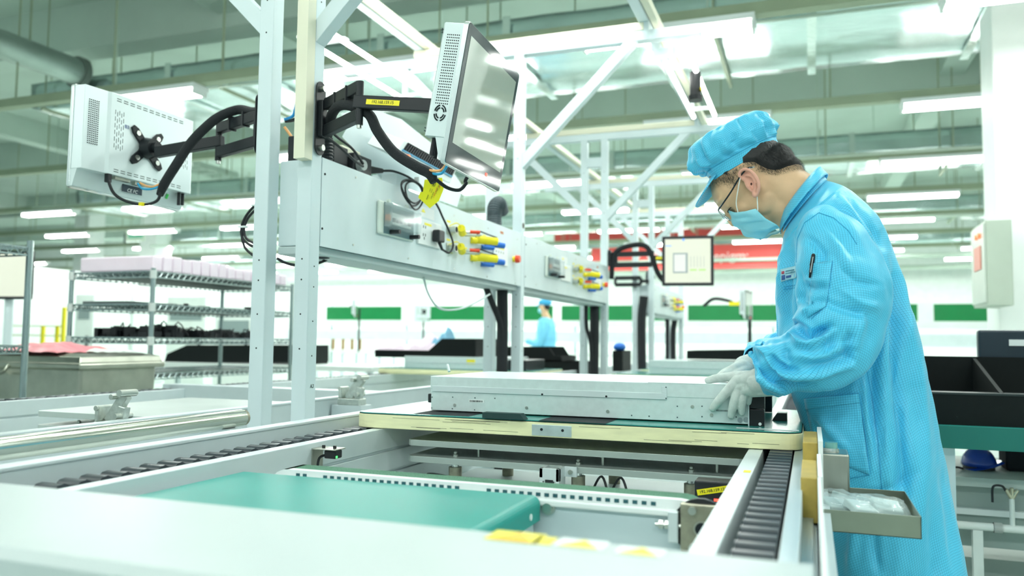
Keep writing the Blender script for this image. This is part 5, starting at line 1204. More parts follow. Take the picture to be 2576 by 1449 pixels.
MB().cyl((.3, 3.12, pz), (2.4, 3.12, pz), .013, n=14).build('pipe_run', PW, t, smooth='auto')
v = at(2545, 1250, y=3.12); MB().cyl((v.x, 3.12, pz), (v.x, 3.12, v.z), .008, n=12).build('riser', PW, t); BR = mat('nickel_brass', (.55, .52, .40), .3, .9)
for a in (-.6, 0, .6): MB().cyl((v.x, 3.12, v.z-.005), (v.x+.03*math.sin(a), 3.115, v.z+.03*math.cos(a)), .008, .006, n=10).build('valve_branch', BR, t, smooth='auto')
MB().tube([(v.x-.018, 3.115, v.z+.02), (v.x-.03, 3.11, v.z+.035), (v.x-.055, 3.11, v.z+.03), (v.x-.058, 3.11, v.z-.02)], .004).build('hose', BLKR, t)
for x in (.5, 1.9): box(x, x+.03, 3.11, 3.14, 0, pz-.012).build('pipe_foot', PW, t); MB().cyl((v.x-.055, 3.12, pz), (v.x-.03, 3.12, pz), .017, n=14).build('coupling', PW, t)
# low plinth steps below the bench
tag(box(.3, 2.6, 3.3, 3.9, .0, .12).build('plinth', mat('grey_plinth', (.40, .47, .44), .5)), 'low grey plinth on the floor under the right bench', 'plinth'); tag(box(.3, 2.6, 3.45, 3.9, .12, .22).build('plinth', MATS['grey_plinth']), 'upper grey plinth step under the right bench', 'plinth')
# ================================================================== the worker
def proj(p):
    c = RW.T @ np.array([p[0], p[1], p[2]-CAMZ]); return CX+FPX*c[0]/c[2], CY+FPX*c[1]/c[2]
def capsule(m, p0, p1, r0, r1=None, n=14):
    p0, p1 = Vector(p0), Vector(p1); r1 = r0 if r1 is None else r1
    m.ball(p0, r0, n, 8); m.ball(p1, r1, n, 8); m.cyl(p0, p1, r0, r1, n); return m
def blob(name, mb, m_, parent, voxel=.002, it=4):
    o = mb.build(name, m_, parent, fix=True); r = o.modifiers.new('r', 'REMESH'); r.mode = 'VOXEL'; r.voxel_size = voxel
    s = o.modifiers.new('s', 'SMOOTH'); s.factor = .5; s.iterations = it
    bpy.context.view_layer.update(); me = bpy.data.meshes.new_from_object(o.evaluated_get(bpy.context.evaluated_depsgraph_get()))
    o.modifiers.clear(); old = o.data; o.data = me; me.name = name
    if not me.materials: me.materials.append(m_)
    for p in me.polygons: p.use_smooth = True
    return o
def cloth_mat(name, base, line, pitch=.0056, w=.10, sheen=.2):
    m = mat(name, base, .46, spec=.55, bump=.35, bscale=22); nt = m.node_tree; b = nt.nodes['Principled BSDF']
    b.inputs['Sheen Weight'].default_value = sheen; b.inputs['Sheen Roughness'].default_value = .4
    for l in list(b.inputs['Base Color'].links): nt.links.remove(l)
    uv = nt.nodes.new('ShaderNodeUVMap'); sp = nt.nodes.new('ShaderNodeSeparateXYZ'); nt.links.new(uv.outputs[0], sp.inputs[0])
    outs = []
    for k in ('X', 'Y'):
        d = nt.nodes.new('ShaderNodeMath'); d.operation = 'DIVIDE'; d.inputs[1].default_value = pitch; nt.links.new(sp.outputs[k], d.inputs[0])
        f = nt.nodes.new('ShaderNodeMath'); f.operation = 'FRACT'; nt.links.new(d.outputs[0], f.inputs[0])
        g = nt.nodes.new('ShaderNodeMath'); g.operation = 'LESS_THAN'; g.inputs[1].default_value = w; nt.links.new(f.outputs[0], g.inputs[0]); outs.append(g)
    mx = nt.nodes.new('ShaderNodeMath'); mx.operation = 'MAXIMUM'; nt.links.new(outs[0].outputs[0], mx.inputs[0]); nt.links.new(outs[1].outputs[0], mx.inputs[1])
    c = nt.nodes.new('ShaderNodeMix'); c.data_type = 'RGBA'; c.inputs['A'].default_value = (*base, 1); c.inputs['B'].default_value = (*line, 1)
    nt.links.new(mx.outputs[0], c.inputs['Factor']); nt.links.new(c.outputs['Result'], b.inputs['Base Color'])
    return m
CBLUE = (.095, .60, .88); CLINE = (.02, .27, .50)
COAT = cloth_mat('blue_grid_cloth', CBLUE, CLINE)
SEAM = mat('blue_seam', (.04, .36, .62), .7)
def loft_uv(name, rings, m_, parent, closed=True, cap=False, u0=0, flat=None):
    n = len(rings[0]); mb = MB(); mb.loft(rings, cap=cap, closed=closed)
    me = bpy.data.meshes.new(name); me.from_pydata(mb.v, [], mb.f); me.update(); me.materials.append(m_)
    shp = rings; rings = flat or rings; k = len(rings); V = [[0]*(n+1) for _ in range(k)]; U = [[0]*(n+1) for _ in range(k)]
    for i in range(k):
        for j in range(1, n+1): U[i][j] = U[i][j-1]+(Vector(rings[i][j % n])-Vector(rings[i][j-1])).length
    for j in range(n+1):
        for i in range(1, k): V[i][j] = V[i-1][j]+(Vector(rings[i][j % n])-Vector(rings[i-1][j % n])).length
    for i in range(k):
        mid = U[i][n]*.5; U[i] = [u-mid for u in U[i]]
    uv = me.uv_layers.new(name='UVMap'); nf = n if closed else n-1
    for fi, p in enumerate(me.polygons):
        p.use_smooth = True
        if fi >= (k-1)*nf: continue
        i, j = divmod(fi, nf)
        for li, (a, b) in zip(p.loop_indices, ((i, j), (i, j+1), (i+1, j+1), (i+1, j))): uv.data[li].uv = (U[a][b]+u0, V[a][b])
    o = bpy.data.objects.new(name, me); COL.objects.link(o); o.parent = parent
    if parent.type == 'EMPTY': o.location = -parent.location
    return o
YB = 2.28
base = at(2200, 1400, y=YB)
WK = thing('person', 'worker in blue checked coat, cap, face mask and grey gloves bending over the server', 'person', (base.x, YB, 0))
PX = 1.075e-3
O_ = at(1893, 465, y=YB); FW = Vector((-.63, 0, -.777)); UP = Vector((-.777, 0, .63))
def hd(f, u, l=0): return O_+FW*(f*PX)+UP*(u*PX)+Vector((0, -l*PX, 0))
HR = Matrix((FW, Vector((0, 1, 0)), UP)).transposed()
def hel(m, f, u, rf, ru, rl, l=0): m.ball(hd(f, u, l), (rf*PX, rl*PX, ru*PX), 32, 22, rot=HR)
SKIN = mat('skin', (.70, .45, .27), .45, sss=.0, var=.05, vscale=35)
m = MB()
hel(m, -20, 36, 100, 84, 71); hel(m, 34, 22, 62, 66, 62); hel(m, 34, -28, 54, 62, 56); hel(m, 50, -68, 38, 36, 40); hel(m, -6, -30, 62, 56, 60); hel(m, -50, -8, 72, 60, 63); hel(m, -54, -50, 57, 48, 58)
for s in (-1, 1):
    hel(m, 62, -26, 24, 22, 22, s*32); hel(m, 79, 33, 14, 8, 26, s*24); hel(m, 14, -56, 44, 30, 16, s*42); hel(m, 76, 8, 12, 11, 14, s*31)
capsule(m, hd(88, 14), hd(104, -20), .008, .012); hel(m, 106, -24, 10, 9, 14); hel(m, 90, -55, 12, 14, 26)
capsule(m, hd(6, -78), hd(-14, -132), .056, .060, 24)
# neck and upper chest
capsule(m, hd(-34, -30), hd(-38, -112), .066, .070, 24); _c = at(2045, 565, y=YB); capsule(m, hd(-38, -112), _c, .070, .076, 24)
capsule(m, _c, at(2085, 640, y=YB), .085, .10, 24)
skull = blob('skull_form', m, SKIN, WK, .0024, 34); m = MB(); m.v = [tuple(v.co) for v in skull.data.vertices]; m.f = [tuple(p.vertices) for p in skull.data.polygons]; bpy.data.objects.remove(skull)
# ears
def ear(sg):
    Z = lambda zx, zy, l: (lambda p: Vector((p.x, YB-sg*(YB-p.y), p.z)))(at(1700+zx/3.622, 250+zy/3.622, y=YB-l*PX))
    pts = [Z(632, 735, 73), Z(592, 712, 76), Z(582, 672, 80), Z(612, 640, 86), Z(662, 643, 90), Z(712, 680, 93), Z(745, 732, 94), Z(757, 790, 92), Z(747, 845, 86), Z(725, 880, 82), Z(706, 868, 78)]
    m.tube(pts, lambda u: .0046 if u < .75 else .0052, n=8, res=4)
    q = [Z(640, 690, 79), Z(690, 700, 86), Z(718, 750, 87), Z(722, 810, 84), Z(700, 850, 80)]
    m.tube(q, .0040, n=8, res=4)
    c = [Z(zx, zy, 74) for zx, zy in ((600, 700), (610, 655), (662, 655), (712, 695), (742, 760), (740, 840), (718, 870), (690, 850), (640, 800))]
    m.prism([p+Vector((0, sg*.004, 0)) for p in c], (0, -sg*.006, 0)); m.ball(Z(718, 868, 80), .0075, 12, 8); m.ball(Z(664, 800, 76), .0055, 10, 8); m.tube([Z(655, 760, 74), Z(662, 800, 76), Z(690, 835, 78)], .004, n=6, res=3)
ear(1); ear(-1)
body = blob('body', m, SKIN, WK, .0019, 4)
cn = at(1700+688/3.622, 250+772/3.622, y=YB-75*PX); MB().ball(cn, (.003, .002, .0045), 10, 8).build('ear_canal', mat('ear_shadow', (.10, .04, .03), .8), WK, smooth=True)
ls = at(1830, 518, y=YB-.035)
MB().tube([hd(80, -1, 44), hd(88, 1, 38), hd(92, 1, 30), hd(93, 0, 22)], .0014, n=6).build('eyelashes', mat('black_hair', (.012, .011, .012), .55), WK)
# hair: cropped shell + short strands
HAIRM = MATS['black_hair']
poly = [(1780, 482), (1798, 476), (1818, 468), (1836, 474), (1850, 480), (1858, 462), (1862, 440), (1876, 424), (1893, 422), (1910, 432), (1928, 440), (1950, 443), (1968, 440), (1985, 433), (2004, 428), (2030, 436), (2040, 400), (1990, 330), (1900, 300), (1760, 380)]
def inpoly(x, y, P):
    c = False; j = len(P)-1
    for i in range(len(P)):
        if (P[i][1] > y) != (P[j][1] > y) and x < (P[j][0]-P[i][0])*(y-P[i][1])/(P[j][1]-P[i][1])+P[i][0]: c = not c
        j = i
    return c
def edge_d(x, y):
    L = poly[:16]; return min(((x-(a[0]+b[0])/2)**2+(y-(a[1]+b[1])/2)**2)**.5 if False else seg_d(x, y, a, b) for a, b in zip(L, L[1:]))
def seg_d(x, y, a, b):
    dx, dy = b[0]-a[0], b[1]-a[1]; t = max(0, min(1, ((x-a[0])*dx+(y-a[1])*dy)/(dx*dx+dy*dy))); return math.hypot(x-a[0]-t*dx, y-a[1]-t*dy)
_bF, _bB = at(1793, 463, y=YB), at(1962, 366, y=YB); _bd = (_bB-_bF).normalized(); _bn = Vector((-_bd.z, 0, _bd.x))
if _bn.z < 0: _bn = -_bn
def band_d(p):
    k = ((p.y-YB)/.076)**2; return (p-_bF).dot(_bn)+.012*min(1, k)
body.data.materials.append(mat('ear_skin', (.80, .40, .30), .5))
for p in body.data.polygons:
    if abs(p.center.y-YB) > .0805 and (p.center-O_).length < .12: p.material_index = 1
bme = body.data; hb_ = MB(); idx = {}; inside = {}
for v in bme.vertices:
    p = v.co; q = Vector((p.x, YB-abs(p.y-YB), p.z)); f = (p-O_).dot(FW)/PX; u = (p-O_).dot(UP)/PX
    if u < -120 or abs(p.y-YB) > .0785 : continue
    x, y = proj(q)
    if inpoly(x, y, poly): inside[v.index] = (edge_d(x, y), x, y)
for v_i, (d, x, y) in inside.items():
    v = bme.vertices[v_i]; 
    if d < 13 or (x < 1868 and d < 30): continue
    idx[v_i] = len(hb_.v); t_ = min(1, (d-13)/12); hb_.v.append(tuple(v.co+v.normal*(-.0008+.0048*t_+.0008*noise.noise(v.co*180)*t_)))
for p in bme.polygons:
    if all(i in idx for i in p.vertices): hb_.f.append(tuple(idx[i] for i in p.vertices))
hair = hb_.build('hair', HAIRM, WK, smooth=True)
rr = random.Random(2); st_ = MB(); keys = list(inside.keys())
for _ in range(34000):
    vi = rr.choice(keys); d, x, y = inside[vi]
    if d > 30 and rr.random() < .25: continue
    if d < 14 and rr.random() > (.25+d/14*.75)*(.5 if x < 1868 else 1): continue
    if band_d(bme.vertices[vi].co) > .002: continue
    v = bme.vertices[vi]; nn = v.normal; dn = Vector((.45, 0, -.9)); dn = (dn-nn*dn.dot(nn)).normalized(); L = .0025+.0045*min(1, d/14)+rr.uniform(0, .002)
    p = v.co+Vector((rr.uniform(-1, 1), rr.uniform(-1, 1), rr.uniform(-1, 1)))*.0016+nn*.0035*min(1, d/16); tip = p+dn*L*.8+nn*(.0012+L*.35)+Vector((rr.uniform(-1, 1), rr.uniform(-1, 1), rr.uniform(-1, 1)))*.0012
    sd = nn.cross(dn)*.00030; st_.add([p-sd, p+sd, tip], [(0, 1, 2)])
st_.build('hair_stubble', HAIRM, hair)
def folds(o, L, gain=1.45):
    "press soft ridges (+) and valleys (-) along drawn fold lines into the cloth facing the viewer"
    me = o.data; V = np.array([v.co[:] for v in me.vertices]); N = np.array([v.normal[:] for v in me.vertices]); C = np.array([0, 0, CAMZ])
    c = (V-C) @ RW; P = np.stack([CX+FPX*c[:, 0]/c[:, 2], CY+FPX*c[:, 1]/c[:, 2]], 1); D = C-V; D /= np.linalg.norm(D, axis=1)[:, None]
    fc = (N*D).sum(1)
    if fc.mean() < 0 and False: N = -N
    sg = np.sign((N*(V-V.mean(0))).sum(1).mean()); N = N*sg; face = np.clip(((N*D).sum(1)+.15)/.4, 0, 1); disp = np.zeros(len(V))
    for amp, w_, pts in L:
        best = np.full(len(V), 1e9); nseg = len(pts)-1; tt = np.zeros(len(V))
        for i in range(nseg):
            a, b = np.array(pts[i], float), np.array(pts[i+1], float); ab = b-a; t = np.clip(((P-a) @ ab)/(ab @ ab), 0, 1); d = np.linalg.norm(P-a-t[:, None]*ab, axis=1)
            k = d < best; best[k] = d[k]; tt[k] = (i+t[k])/nseg
        disp += amp*np.exp(-(best/w_)**2)*np.clip(np.sin(PI*(.08+.84*tt))*1.5, 0, 1)
    V2 = V+N*(disp*face*gain)[:, None]; me.vertices.foreach_set('co', V2.ravel()); me.update()
# ---------------------------------------------------------------- coat body
SEC = [  # front px, back px, half width (m), exponent
 ((1972, 588), (2062, 462), .078, 2.0), ((1970, 600), (2085, 458), .098, 2.1), ((1970, 622), (2128, 478), .150, 2.3), ((1966, 655), (2172, 512), .185, 2.5), ((1960, 695), (2212, 560), .198, 2.5), ((1955, 740), (2246, 632), .198, 2.4),
 ((1953, 790), (2270, 715), .192, 2.3), ((1957, 850), (2298, 810), .188, 2.3), ((1968, 915), (2322, 905), .190, 2.3), ((1988, 985), (2338, 990), .198, 2.3), ((2010, 1050), (2356, 1075), .206, 2.3),
 ((2032, 1130), (2374, 1160), .212, 2.3), ((2045, 1220), (2392, 1250), .218, 2.3), ((2055, 1330), (2410, 1350), .224, 2.3), ((2062, 1449), (2430, 1449), .230, 2.3), ((2066, 1530), (2444, 1530), .234, 2.3)]
def interp(T, t):
    i = min(int(t), len(T)-2); a = t-i
    def cr(p0, p1, p2, p3): return .5*((2*p1)+(p2-p0)*a+(2*p0-5*p1+4*p2-p3)*a*a+(3*p1-p0-3*p2+p3)*a**3)
    g = lambda k: T[max(0, min(len(T)-1, k))]
    return cr(g(i-1), g(i), g(i+1), g(i+2))
NF = [np.array([*at(*s[0], y=YB), *at(*s[1], y=YB), s[2], s[3]]) for s in SEC]
def coat_pt(t, th, extra=0, quiet=False):
    d = interp(NF, t); F, B = Vector(d[:3]), Vector(d[3:6]); w_, e = d[6]*(.97 if t > 2 else 1), d[7]
    c, s = math.cos(th), math.sin(th); k = (abs(c)**e+abs(s)**e)**(-1/e); ax = (F-B)/2; C = (F+B)/2
    n_ = 0
    if t > 1.2:
        g = min(1, (t-1.2)/1.5)
        n_ = .014*noise.noise((th*1.5, t*.55, 3.1))+.008*noise.noise((th*3.6+t*.3, t*.7, 7.7))+.003*noise.noise((th*6+t*1.2, t*1.6, 1.3))
        if t > 8: n_ += min(1, (t-8)/3)*(.012*math.sin(th*5+.5*t)*(.5+.5*noise.noise((th*2, t*.3, 9))))
        n_ *= g
        # keep silhouettes in the mid plane quiet
        n_ *= .35+.65*abs(s)
    if quiet: n_ = 0
    r = 1+(n_+extra)/.17
    return C+ax*(c*k*r)+Vector((0, -1, 0))*(w_*s*k*r)
NT, NR = 260, 220
rings = [[coat_pt(i*(len(SEC)-1)/NT, 2*PI*j/NR) for j in range(NR)] for i in range(NT+1)]
coat = loft_uv('coat', rings, COAT, WK, flat=[[coat_pt(i*(len(SEC)-1)/NT, 2*PI*j/NR, quiet=True) for j in range(NR)] for i in range(NT+1)])
Z4 = lambda *P: [(1640+x/3.677, 780+y/3.677) for x, y in P]
Z5 = lambda *P: [(1700+x/2.634, 550+y/2.634) for x, y in P]
folds(coat, [(-.016, 14, [(2244, 700), (2250, 800), (2256, 930), (2270, 1100), (2280, 1300)]), (.012, 16, [(2225, 640), (2222, 780), (2218, 900), (2226, 1050), (2240, 1250)]), (.010, 18, [(2290, 800), (2310, 950), (2325, 1150), (2345, 1400)]),
  (-.008, 14, [(2300, 980), (2330, 1200), (2350, 1440)]), (-.012, 12, [(2133, 487), (2167, 533), (2196, 575), (2215, 620)]), (.009, 14, [(2110, 500), (2150, 545), (2185, 600), (2205, 660)]), (-.012, 12, [(2225, 790), (2205, 850), (2190, 905)]),
  (-.009, 9, [(2192, 930), (2196, 1010), (2204, 1100)]), (.007, 8, [(2172, 940), (2176, 1010), (2190, 1100), (2196, 1180)]), (-.008, 12, [(2085, 1230), (2150, 1260), (2250, 1225), (2300, 1190)]), (.008, 14, [(2090, 1300), (2180, 1330), (2290, 1270)]),
  (-.008, 10, [(2040, 1060), (2075, 1110), (2120, 1160)]), (.006, 9, [(2055, 1050), (2100, 1095), (2140, 1140)]), (-.010, 10, [(1990, 600), (1984, 680), (1978, 760), (1985, 850)]), (.009, 9, [(1972, 610), (1965, 700), (1962, 780)]), (-.007, 12, [(2370, 1180), (2390, 1300), (2400, 1420)]),
  (.007, 12, [(2130, 1240), (2150, 1340), (2140, 1440)]), (-.008, 12, [(2190, 1300), (2200, 1380), (2210, 1440)]), (.006, 10, [(2262, 660), (2275, 760), (2290, 860)])])
bv = BVHTree.FromPolygons([tuple(v.co) for v in coat.data.vertices], [tuple(p.vertices) for p in coat.data.polygons])
def hit(tree, px, py):
    d = RW @ np.array([px-CX, py-CY, FPX]); d /= np.linalg.norm(d); r = tree.ray_cast(Vector((0, 0, CAMZ)), Vector(d))
    return r[0], r[1]
# collar
def collar():
    n = 40; low = []; top = []
    F0, B0 = at(1968, 590, y=YB), at(2083, 458, y=YB); F1, B1 = at(1963, 549, y=YB), at(2062, 423, y=YB)
    R = []
    for k in range(9):
        a = k/8; F = F0.lerp(F1, a); B = B0.lerp(B1, a); w_ = .098*(1-a)+.080*a; rg = []
        for j in range(n+1):
            th = -PI+.16+(2*PI-.32)*j/n; th2 = th+PI
            rg.append((F+B)/2+(B-F)/2*math.cos(th)+Vector((0, -w_*math.sin(th), 0))+Vector((0, 0, .0)))
        R.append(rg)
    o = loft_uv('collar', R, COAT, WK, closed=False); s = o.modifiers.new('t', 'SOLIDIFY'); s.thickness = .0022; s.offset = 1
    # outer turned-down leaf
    R = []
    for k in range(5):
        a = k/4; rg = []
        for j in range(n+1):
            th = -PI+.22+(2*PI-.44)*j/n; F = F1.lerp(F0, a*.75); B = B1.lerp(B0, a*.72); w_ = .080+.026*a; g = .0035+.007*a
            ax = (B-F).normalized()*g; rg.append((F+B)/2+((B-F)/2+ax)*math.cos(th)+Vector((0, -(w_+g)*math.sin(th), 0)))
        R.append(rg)
    o = loft_uv('collar_leaf', R, COAT, o, closed=False); o.location = (0, 0, 0); s = o.modifiers.new('t', 'SOLIDIFY'); s.thickness = .0022
collar()
# ---------------------------------------------------------------- sleeves
def sleeve_mesh(name, P, seed, folds=True):
    K = [np.array([*at(px, py, y=y), r*PX*.93, rl]) for px, py, y, r, rl in P]
    NS, N = 230, 120; cs = [interp(K, i*(len(K)-1)/NS) for i in range(NS+1)]; pts = [Vector(c[:3]) for c in cs]; rings = []; flat = []
    for i, c in enumerate(cs):
        d = (pts[min(i+4, NS)]-pts[max(i-4, 0)]).normalized(); side = Vector((0, -1, 0)); side = (side-d*side.dot(d)).normalized(); up = side.cross(d); t = i/NS; rg = []; fg = []
        for j in range(N):
            a = 2*PI*j/N; ca, sa = math.cos(a), math.sin(a)
            x = t*len(P); n_ = .014*noise.noise((ca*1.3+seed, sa*1.3, x*.7))+.004*noise.noise((ca*3+seed, sa*3, x*1.6))
            g1 = math.exp(-((t-.52)/.13)**2); g2 = math.exp(-((t-.80)/.14)**2)
            n_ += g1*.005*math.sin(34*t+2.0*ca+1.1*math.sin(2*a))*(.55-.45*ca)
            n_ += g2*.008*math.sin(30*t+2.6*ca+.6*sa)*(.6+.4*sa)
            n_ *= min(1, t*6)*min(1, (1-t)*9+.12)
            rg.append(pts[i]+up*((c[3]+n_)*ca)+side*((c[4]+n_)*sa)); fg.append(pts[i]+up*(c[3]*ca)+side*(c[4]*sa))
        rings.append(rg); flat.append(fg)
    return loft_uv(name, rings, COAT, WK, u0=.3, flat=flat)
slv = sleeve_mesh('sleeve', [(2072, 572, 2.17, 50, .060), (2076, 592, 2.125, 72, .072), (2096, 632, 2.085, 84, .082), (2114, 700, 2.06, 99, .088), (2121, 770, 2.045, 102, .088), (2104, 838, 2.03, 104, .084), (2072, 884, 2.02, 90, .080), (2022, 908, 2.01, 78, .074), (1972, 924, 2.005, 68, .066), (1932, 936, 2.0, 60, .056), (1912, 944, 2.0, 50, .046), (1906, 946, 2.0, 38, .036)], 2.0)
slf = sleeve_mesh('sleeve', [(2040, 640, 2.42, 60, .06), (2050, 720, 2.50, 84, .075), (2050, 800, 2.53, 88, .078), (2020, 862, 2.48, 78, .072), (1975, 886, 2.38, 62, .062), (1930, 896, 2.30, 50, .052), (1905, 903, 2.27, 42, .044), (1897, 905, 2.26, 32, .034)], 9.0)
folds(slv, [(.020, 9, Z4((1240, 260), (1300, 262), (1360, 315), (1450, 330), (1560, 290), (1665, 195))), (-.020, 9, Z4((1340, 190), (1420, 235), (1520, 225), (1640, 150))), (.018, 9, Z4((900, 430), (950, 372), (1050, 385), (1110, 500), (1200, 585), (1350, 615), (1560, 590), (1850, 515))),
  (-.017, 8, Z4((1060, 430), (1100, 440), (1150, 500), (1240, 560), (1330, 560))), (-.018, 9, Z4((960, 470), (1010, 550), (1090, 640), (1200, 690), (1340, 700), (1480, 690))), (.013, 9, Z4((980, 600), (1080, 690), (1220, 760))), (-.012, 10, Z4((1250, 330), (1230, 430), (1270, 500))),
  (.012, 10, Z4((1340, 420), (1480, 450), (1620, 420), (1780, 330))), (-.010, 11, Z4((1450, 500), (1600, 490), (1760, 430), (1850, 380))), (-.010, 10, Z4((1860, 200), (1800, 320), (1840, 500))), (.008, 12, Z4((1950, 60), (1900, 240), (1880, 400))),
  (-.012, 10, Z5((870, 130), (920, 160), (980, 230), (960, 280))), (.010, 11, Z5((1000, 90), (1080, 200), (1150, 330))), (-.008, 9, Z5((1090, 330), (1200, 420), (1330, 440))), (.009, 12, Z5((1100, 470), (1230, 560), (1340, 590))), (-.009, 10, Z5((1000, 560), (1130, 600), (1260, 640))), (-.008, 9, Z5((810, 330), (840, 480), (830, 560))),
  (-.010, 8, Z5((860, 440), (930, 460), (1000, 450))), (.007, 8, Z5((850, 400), (930, 420), (1000, 400))), (-.009, 8, Z5((850, 540), (920, 560), (990, 540))), (.008, 9, Z5((840, 620), (880, 600), (960, 590)))], 1.1)
bs = BVHTree.FromPolygons([tuple(v.co) for v in slv.data.vertices], [tuple(p.vertices) for p in slv.data.polygons])
# patches: pockets, badge, seams laid on the cloth
def cloth_patch(name, corners, tree, m_, off=.003, nu=14, nv=14, parent=None, thick=.0015):
    a, b, c, d = [np.array(q, float) for q in corners]; R = []
    for i in range(nv+1):
        rg = []
        for j in range(nu+1):
            u, v = j/nu, i/nv; q = a*(1-u)*(1-v)+b*u*(1-v)+c*u*v+d*(1-u)*v; h, n_ = hit(tree, *q)
            if h is None: return None
            dr = (Vector((0, 0, CAMZ))-h).normalized(); rg.append(h+dr*off)
        R.append(rg)
    o = loft_uv(name, R, m_, WK, closed=False); s = o.modifiers.new('t', 'SOLIDIFY'); s.thickness = thick; s.offset = 0
    if parent: o.parent = parent; o.location = (0, 0, 0)
    return o
def seam(name, pts, tree, m_=SEAM, r=.0011, parent=None):
    P = []
    for i in range(len(pts)-1):
        for k in range(6):
            q = [pts[i][0]+(pts[i+1][0]-pts[i][0])*k/6, pts[i][1]+(pts[i+1][1]-pts[i][1])*k/6]; h, n_ = hit(tree, *q)
            if h is not None: P.append(h+(Vector((0, 0, CAMZ))-h).normalized()*.0008)
    if len(P) < 3: return
    o = MB().tube(P, r, n=5, res=1).build(name, m_, WK)
    return o
pk = cloth_patch('hip_pocket', [(2022, 1003), (2160, 990), (2188, 1195), (2052, 1140)], bv, COAT, .0035)
if pk:
    cloth_patch('pocket_hem', [(2022, 1003), (2160, 990), (2163, 1012), (2027, 1030)], bv, COAT, .0062, parent=pk)
    seam('pocket_seam', [(2026, 1032), (2163, 1014)], bv); seam('pocket_seam', [(2160, 990), (2176, 1090), (2188, 1195), (2130, 1205)], bv)
seam('side_seam', [(2180, 930), (2196, 1010), (2208, 1100), (2216, 1200), (2222, 1300)], bv)
sp_ = cloth_patch('sleeve_pocket', [(2046, 662), (2094, 656), (2078, 770), (2030, 800)], bs, COAT, .003)
seam('sleeve_pocket_seam', [(2046, 663), (2094, 657)], bs); seam('sleeve_pocket_seam', [(2094, 657), (2086, 720), (2074, 772), (2034, 808)], bs)
seam('armhole_seam', [(2003, 660), (2006, 600), (2024, 560), (2060, 535), (2098, 548), (2134, 580), (2160, 622)], bs)
# badge on the chest
bd = cloth_patch('badge', [(1963, 678), (2001, 669), (2003, 699), (1965, 709)], bv, mat('pale_badge', (.42, .72, .82), .5), .0045, 6, 6)
seam('breast_pocket_hem', [(1972, 722), (2004, 716)], bv); seam('breast_pocket_hem', [(1972, 728), (2004, 724)], bv)
if bd:
    for (x0, y0, w_, h_, c_) in ((1966, 683, 7, 7, (.55, .08, .12)), (1966, 693, 9, 12, (.04, .12, .35)), (1976, 681, 22, 3.0, (.10, .30, .40)), (1976, 687, 24, 2.6, (.10, .30, .40)), (1977, 694, 16, 6, (.05, .14, .22))):
        cloth_patch('badge_print', [(x0, y0), (x0+w_, y0-w_*.2), (x0+w_, y0+h_-w_*.2), (x0, y0+h_)], bv, mat('badge_ink_%d' % int(c_[0]*100+c_[2]*10), c_, .5), .0062, 2, 2, parent=bd, thick=.0003)
# pen (a thing of its own, clipped in the sleeve pocket)
h, n_ = hit(bs, 2046, 643); h2, _ = hit(bs, 2037, 697)
if h is not None and h2 is not None:
    t = thing('pen', 'black pen clipped in the sleeve pocket of the blue coat', 'pen', h); e = Vector((0, -.007, 0))
    capsule(MB(), h+e, h.lerp(h2, .45)+e, .0044, .0048, 12).build('pen_cap', BLKP, t, smooth=True); capsule(MB(), h.lerp(h2, .45)+e, h2+e, .0042, .0024, 12).build('pen_barrel', BLKP, t, smooth=True)
    MB().bar(h.lerp(h2, .08)+e*1.8, h.lerp(h2, .8)+e*1.7, .0022, .0012, (0, 1, 0)).build('pen_clip', CHROME, t)
# ---------------------------------------------------------------- gloves
GLV = mat('grey_knit_glove', (.70, .76, .73), .85, bump=.35, bscale=900, var=.10, vscale=60)
def Yp(px, py, y): return at(px, py, y=y)
m = MB(); r = .0098
capsule(m, Yp(1940, 958, 2.005), Yp(1905, 962, 2.022), .029, .026, 20)
capsule(m, Yp(1905, 950, 2.025), Yp(1858, 958, 2.040), .023, .013, 18); capsule(m, Yp(1905, 968, 2.025), Yp(1868, 984, 2.043), .024, .013, 18); capsule(m, Yp(1915, 975, 2.03), Yp(1885, 984, 2.046), .018, .012, 16)
capsule(m, Yp(1885, 962, 2.034), Yp(1856, 975, 2.043), .018, .013, 16); capsule(m, Yp(1938, 972, 2.015), Yp(1895, 982, 2.036), .024, .017, 18)
fingers = [[(1852, 958, 2.041, .0125), (1826, 988, 2.040, .0118), (1806, 1011, 2.044, .0110), (1793, 1027, 2.050, .0092)],
           [(1860, 976, 2.042, .0120), (1848, 1006, 2.039, .0112), (1842, 1030, 2.044, .0105), (1839, 1046, 2.050, .0088)],
           [(1872, 982, 2.043, .0112), (1868, 1006, 2.041, .0104), (1866, 1024, 2.046, .0098), (1866, 1038, 2.051, .0084)],
           [(1884, 982, 2.048, .0100), (1884, 996, 2.052, .0092), (1882, 1012, 2.056, .0080)]]
for F in fingers:
    for a, b in zip(F, F[1:]): capsule(m, Yp(*a[:3]), Yp(*b[:3]), a[3], b[3], 14)
zt2 = .898; th = [(1884, 948, 2.036, .016), (1852, 947, 2.058, .0135), (1820, 949, 2.072, .0110), (1796, 953, 2.078, .0105), (1781, 957, 2.082, .0086)]
for a, b in zip(th, th[1:]): capsule(m, Yp(*a[:3]), Yp(*b[:3]), a[3], b[3], 14)
gl = blob('glove', m, GLV, WK, .0017, 3); gl['label'] = 'grey glove on the front side of the server'
m = MB()
capsule(m, Yp(1900, 912, 2.26), Yp(1872, 920, 2.245), .028, .027, 20)
